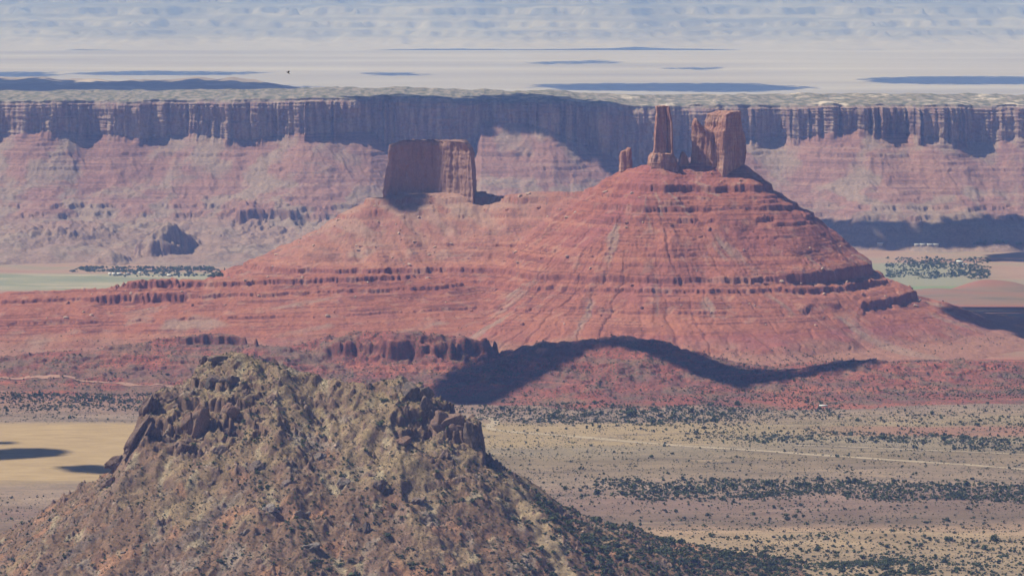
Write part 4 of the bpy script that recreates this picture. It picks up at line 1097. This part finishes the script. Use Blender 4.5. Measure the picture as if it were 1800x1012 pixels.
def thicket(n, x0, x1, y0, y1, r_, nm, lb, seed):
    px = rng.uniform(x0, x1, n); py = rng.uniform(y0, y1, n)
    D = (H + 168) / ((py + 22) * S); x = (px - 900) * S * D
    k = fbm(x / 90, D / 160, 4, seed) > rng.uniform(-.35, .15, n)
    x, D = x[k], D[k]; z = ground_f(x, D)
    tag(merged(nm, [c[0] for c in CR_LO], [c[1] for c in CR_LO], np.stack([x, D, z - .3], -1), r_ * rng.lognormal(0, .3, len(x)), rng.uniform(0, 6.28, len(x)), cot_mat), lb, "thicket", kind="stuff")
thicket(1700, 120, 450, 469, 478, 3.2, "riverside_thicket", "teal green thicket along the river behind the far left ranch", 650)
thicket(1500, 1560, 1745, 453, 490, 3.4, "riverside_thicket", "teal green thicket over the right hand meadow", 651)
thicket(900, 1560, 1830, 424, 432, 3.6, "riverside_thicket", "thin dark thicket below the shaded far slope on the right", 652)
roof_w = plain_mat("white_metal_roof", (.78, .78, .76), .04, .5, .5); wall_w = plain_mat("cream_wall", (.52, .47, .40), .08, .5); wall_b = plain_mat("brown_wall", (.25, .18, .13), .1, .5)
glass = plain_mat("dark_window", (.04, .05, .06), .1, .5, .3)
def house(px, py, L, Wd, h, rz, label, cat="house", wall=None, wins=3, group=None):
    p = rv_pt(px, py)
    if p is None: return
    root = bpy.data.objects.new("house", None); COL.objects.link(root); root.location = (p.x, p.y, p.z - .3); root.rotation_euler = (0, 0, rz)
    l, w = L / 2, Wd / 2; rh = h + Wd * .28
    v = [(-l, -w, -2), (l, -w, -2), (l, w, -2), (-l, w, -2), (-l, -w, h), (l, -w, h), (l, w, h), (-l, w, h), (-l, 0, rh - .1), (l, 0, rh - .1)]
    fl = [0, 1, 5, 4, 2, 3, 7, 6, 1, 2, 6, 9, 5, 3, 0, 4, 8, 7]
    link_mesh("wall", np.array(v), fl, [4, 4, 5, 5], wall or wall_w, root)
    e = .8; t = .35; L1_ = l + e; W1 = w + e; hz = h - e * .56
    v = [(-L1_, -W1, hz), (L1_, -W1, hz), (L1_, 0, rh), (-L1_, 0, rh), (L1_, W1, hz), (-L1_, W1, hz)]
    v = v + [(a, b, c + t) for a, b, c in v]
    fl = [[0, 1, 2, 3], [3, 2, 4, 5], [6, 9, 8, 7], [9, 11, 10, 8], [0, 6, 7, 1], [5, 4, 10, 11], [1, 7, 8, 2], [2, 8, 10, 4], [0, 3, 9, 6], [3, 5, 11, 9]]
    link_mesh("roof", np.array(v), np.array(fl), np.full(10, 4), roof_w, root)
    for q in range(wins):
        a = -l + (q + .5) * L / wins
        v = [(a - .7, -w - .06, 1.0), (a + .7, -w - .06, 1.0), (a + .7, -w - .06, 2.3), (a - .7, -w - .06, 2.3), (a - .7, -w + .02, 1.0), (a + .7, -w + .02, 1.0), (a + .7, -w + .02, 2.3), (a - .7, -w + .02, 2.3)]
        f = [[0, 1, 2, 3], [0, 4, 5, 1], [1, 5, 6, 2], [2, 6, 7, 3], [3, 7, 4, 0]]
        link_mesh("window", np.array(v), np.array(f), np.full(5, 4), glass, root)
    tag(root, label, cat, group)
for i, (px, w_) in enumerate(((193, 9), (200, 12), (209, 14))):
    house(px, 484, w_, 11, 7, .12 * i, ["first", "second", "third"][i] + " white ranch building from the left on the far river flat", wall=roof_w)
house(222, 484, 12, 10, 7, 1.4, "pale ranch building standing alone left of the ranch grove", wall=roof_w)
house(246, 481, 9, 8, 6, 0, "small white roofed building within the ranch grove", wall=roof_w)
house(297, 486, 14, 10, 6, 0, "pale building half hidden before the ranch grove")
house(1447, 714, 15.5, 5, 2.2, .03, "long white roofed building alone on the low red hills above the tan flat", wall=wall_b, wins=4)
house(1687, 462, 24, 12, 6, -.5, "white roofed farm building by the upper right grove")
house(1696, 466, 16, 9, 4, -.6, "smaller pale farm shed just right of the white roofed farm building")
house(1547, 431, 22, 12, 8, 0, "isolated white building at the foot of the shaded far slope")
for i, px in enumerate((1612, 1622, 1634, 1645)):
    house(px, 432, 22, 12, 6, 0, ["leftmost", "second", "third", "rightmost"][i] + " of four white sheds in a row below the shaded far slope", "shed")

# --- raven gliding high over the valley
def bird(px, py, D):
    v = [(0, .32, 0), (.07, .1, .05), (-.07, .1, .05), (.08, -.1, 0), (-.08, -.1, 0), (0, 0, -.08), (0, -.12, .09), (.10, -.42, 0), (-.10, -.42, 0), (0, -.36, .04), (0, .42, -.01), (0, -.3, -.04),
         (.62, .02, .20), (.60, -.16, .19), (.30, .12, .13), (.28, -.12, .11), (-.62, .02, .20), (-.60, -.16, .19), (-.30, .12, .13), (-.28, -.12, .11)]
    f = [(0, 1, 2), (10, 1, 0), (10, 0, 2), (10, 5, 1), (10, 2, 5), (1, 3, 6), (1, 6, 2), (2, 6, 4), (1, 5, 3), (2, 4, 5), (3, 7, 9), (3, 9, 6), (6, 9, 8), (6, 8, 4), (3, 5, 11), (5, 4, 11), (3, 11, 7), (4, 8, 11), (7, 11, 8), (7, 8, 9),
         (1, 14, 15), (1, 15, 3), (14, 12, 13), (14, 13, 15), (2, 19, 18), (2, 4, 19), (18, 17, 16), (18, 19, 17)]
    o = link_mesh("bird", np.array(v), np.array(f), np.full(len(f), 3), plain_mat("black_feathers", (.02, .02, .022), .2, 5.))
    o.location = W(px, py, D); o.rotation_euler = (.6, .3, 1.9)
    tag(o, "tiny black bird gliding before the pale plain above the mesa", "bird")
bird(506, 128, 560)

# ------------------------------------------------------------------ clouds overhead (above the picture) that shade parts of the land
dg = bpy.context.evaluated_depsgraph_get()
cloud_m, nt, b = new_mat("cloud_white", 1.0); b.inputs["Base Color"].default_value = (.9, .9, .9, 1)
def in_poly(px, py, poly):
    c = False; j = len(poly) - 1
    for i in range(len(poly)):
        xi, yi = poly[i]; xj, yj = poly[j]
        if (yi > py) != (yj > py) and px < (xj - xi) * (py - yi) / (yj - yi) + xi: c = not c
        j = i
    return c
def cloud(poly, sx, sy, cell, alt=2300., only=None, rad=1.0, soft=False):
    xs = [p[0] for p in poly]; ys = [p[1] for p in poly]; pts = {}
    py = min(ys)
    while py <= max(ys):
        px = min(xs)
        while px <= max(xs):
            if in_poly(px + (float(fbm(np.array([px / 14.]), np.array([py / 2.]), 3, 777)[0]) * 30 if soft else 0), py + (rng.uniform(-.9, .9) if soft else 0), poly):
                loc, nm, _ = hit_px(px, py)
                if loc is not None and (only is None or nm in only):
                    t = (alt - loc.z) / TOSUN.z; q = loc + TOSUN * t
                    pts[(int(q.x // cell), int(q.y // cell)) if not soft else len(pts)] = q
            px += sx
        py += sy
    if not pts: return
    q = np.array([(v.x, v.y, alt) for v in pts.values()])
    q[:, 2] += rng.uniform(0, cell * .25, len(q))
    if soft:
        q[:, 0] += rng.uniform(-cell, cell, len(q)) * .6; q[:, 1] += rng.uniform(-cell, cell, len(q)) * 1.4; rad *= (.43 if cell < 250 else .22)
    sh = [(lambda v, f: (v * (1 + .25 * fbm3(v * 1.6, 3, 800 + k))[:, None] * np.array([1, 1, .55]), f))(*ICO[1 if soft else 2]) for k in range(4)]
    o = merged("cloud", [s[0] for s in sh], [s[1] for s in sh], q, cell * rad * rng.uniform(.78, 1.0, len(q)), rng.uniform(0, 6.28, len(q)), cloud_m)
    tag(o, kind="structure")
MES = {"mesa"}
cloud([(630, 170), (700, 166), (800, 172), (925, 164), (1000, 172), (1060, 182), (1095, 200), (1110, 222), (1128, 250), (1122, 262), (1150, 300), (1150, 345), (1110, 330), (1075, 300), (1030, 262), (985, 238), (930, 212), (846, 212), (840, 246), (760, 248), (700, 242), (655, 228), (640, 200)], 4, 2.2, 42, only=MES)
cloud([(660, 240), (700, 240), (770, 240), (770, 250), (750, 262), (748, 338), (732, 350), (722, 366), (700, 366), (690, 350), (664, 348)], 2.2, 2.2, 22, only={"rock_butte", "butte_slope"})
cloud([(1440, 392), (1550, 388), (1640, 392), (1700, 388), (1760, 382), (1830, 386), (1830, 424), (1700, 428), (1560, 430), (1500, 428), (1480, 410)], 5, 1.5, 42, only=MES | {"ground"})
cloud([(1735, 448), (1830, 440), (1830, 460), (1740, 458)], 4, 1.2, 34)
cloud([(1660, 540), (1760, 540), (1840, 540), (1840, 620), (1780, 580), (1730, 574), (1660, 548)], 3, 1.2, 26, only={"ground", "butte_slope"})
cloud([(750, 702), (770, 670), (830, 640), (900, 612), (960, 600), (1030, 594), (1090, 584), (1160, 594), (1240, 628), (1300, 650), (1400, 650), (1480, 632), (1540, 628), (1500, 642), (1420, 658), (1340, 672), (1290, 676), (1240, 664), (1190, 640), (1150, 622), (1090, 606), (1040, 606), (1000, 628), (940, 664), (880, 696), (850, 712), (800, 716)], 2.6, 1.3, 17, only={"low_hills"})
cloud([(-30, 790), (60, 788), (112, 792), (98, 800), (50, 804), (-30, 808)], 3, 1.0, 16, only={"ground"})
cloud([(100, 820), (150, 817), (200, 820), (195, 832), (130, 828)], 3, 1.0, 16, only={"ground"})
cloud([(-20, 776), (20, 777), (20, 780), (-20, 780)], 3, 1.0, 12, only={"ground"})
G = {"ground", "far_cliffs", "far_ridge"}
for poly in ([(-60, 127), (60, 127), (95, 132), (60, 135), (-60, 135)], [(130, 129), (250, 125), (400, 127), (465, 128), (400, 132), (180, 132)], [(640, 129), (700, 128), (742, 132), (680, 133)],
             [(945, 150), (1100, 147), (1300, 147), (1420, 155), (1300, 161), (1000, 158)], [(1520, 139), (1620, 135), (1860, 136), (1860, 148), (1650, 148), (1560, 146)], [(930, 110), (1060, 106), (1085, 111), (960, 113)], [(1160, 120), (1240, 119), (1255, 123)]):
    cloud(poly, 5, .35, 170, alt=2600., only=G, soft=True)
cloud([(-60, 142), (60, 142), (100, 146), (240, 148), (250, 160), (262, 146), (330, 142), (440, 149), (640, 156), (620, 164), (-60, 172)], 4, .8, 130, alt=2400., only=G, soft=True)
# ------------------------------------------------------------------ desert haze: one closed box of thin air round everything
import bmesh
bm = bmesh.new()
bmesh.ops.create_cube(bm, size=1)
for v in bm.verts:
    v.co.x *= 60000; v.co.y = (v.co.y + .5) * 96000 - 4000
    v.co.z = 1350 if v.co.z > 0 else -420
me = bpy.data.meshes.new("haze"); bm.to_mesh(me); bm.free()
hz = bpy.data.objects.new("haze", me); COL.objects.link(hz)
hm = bpy.data.materials.new("thin_blue_haze"); hm.use_nodes = True
nt = hm.node_tree; nt.nodes.clear()
out = nt.nodes.new("ShaderNodeOutputMaterial"); pv = nt.nodes.new("ShaderNodeVolumePrincipled")
pv.inputs["Color"].default_value = (.24, .40, 1.0, 1); pv.inputs["Absorption Color"].default_value = (1, 1, 1, 1)
pv.inputs["Density"].default_value = 3.1e-5; pv.inputs["Anisotropy"].default_value = 0.0
nt.links.new(pv.outputs[0], out.inputs["Volume"])
me.materials.append(hm)
tag(hz, kind="stuff")
hz["label"] = "thin blue desert haze filling the air over the whole valley"
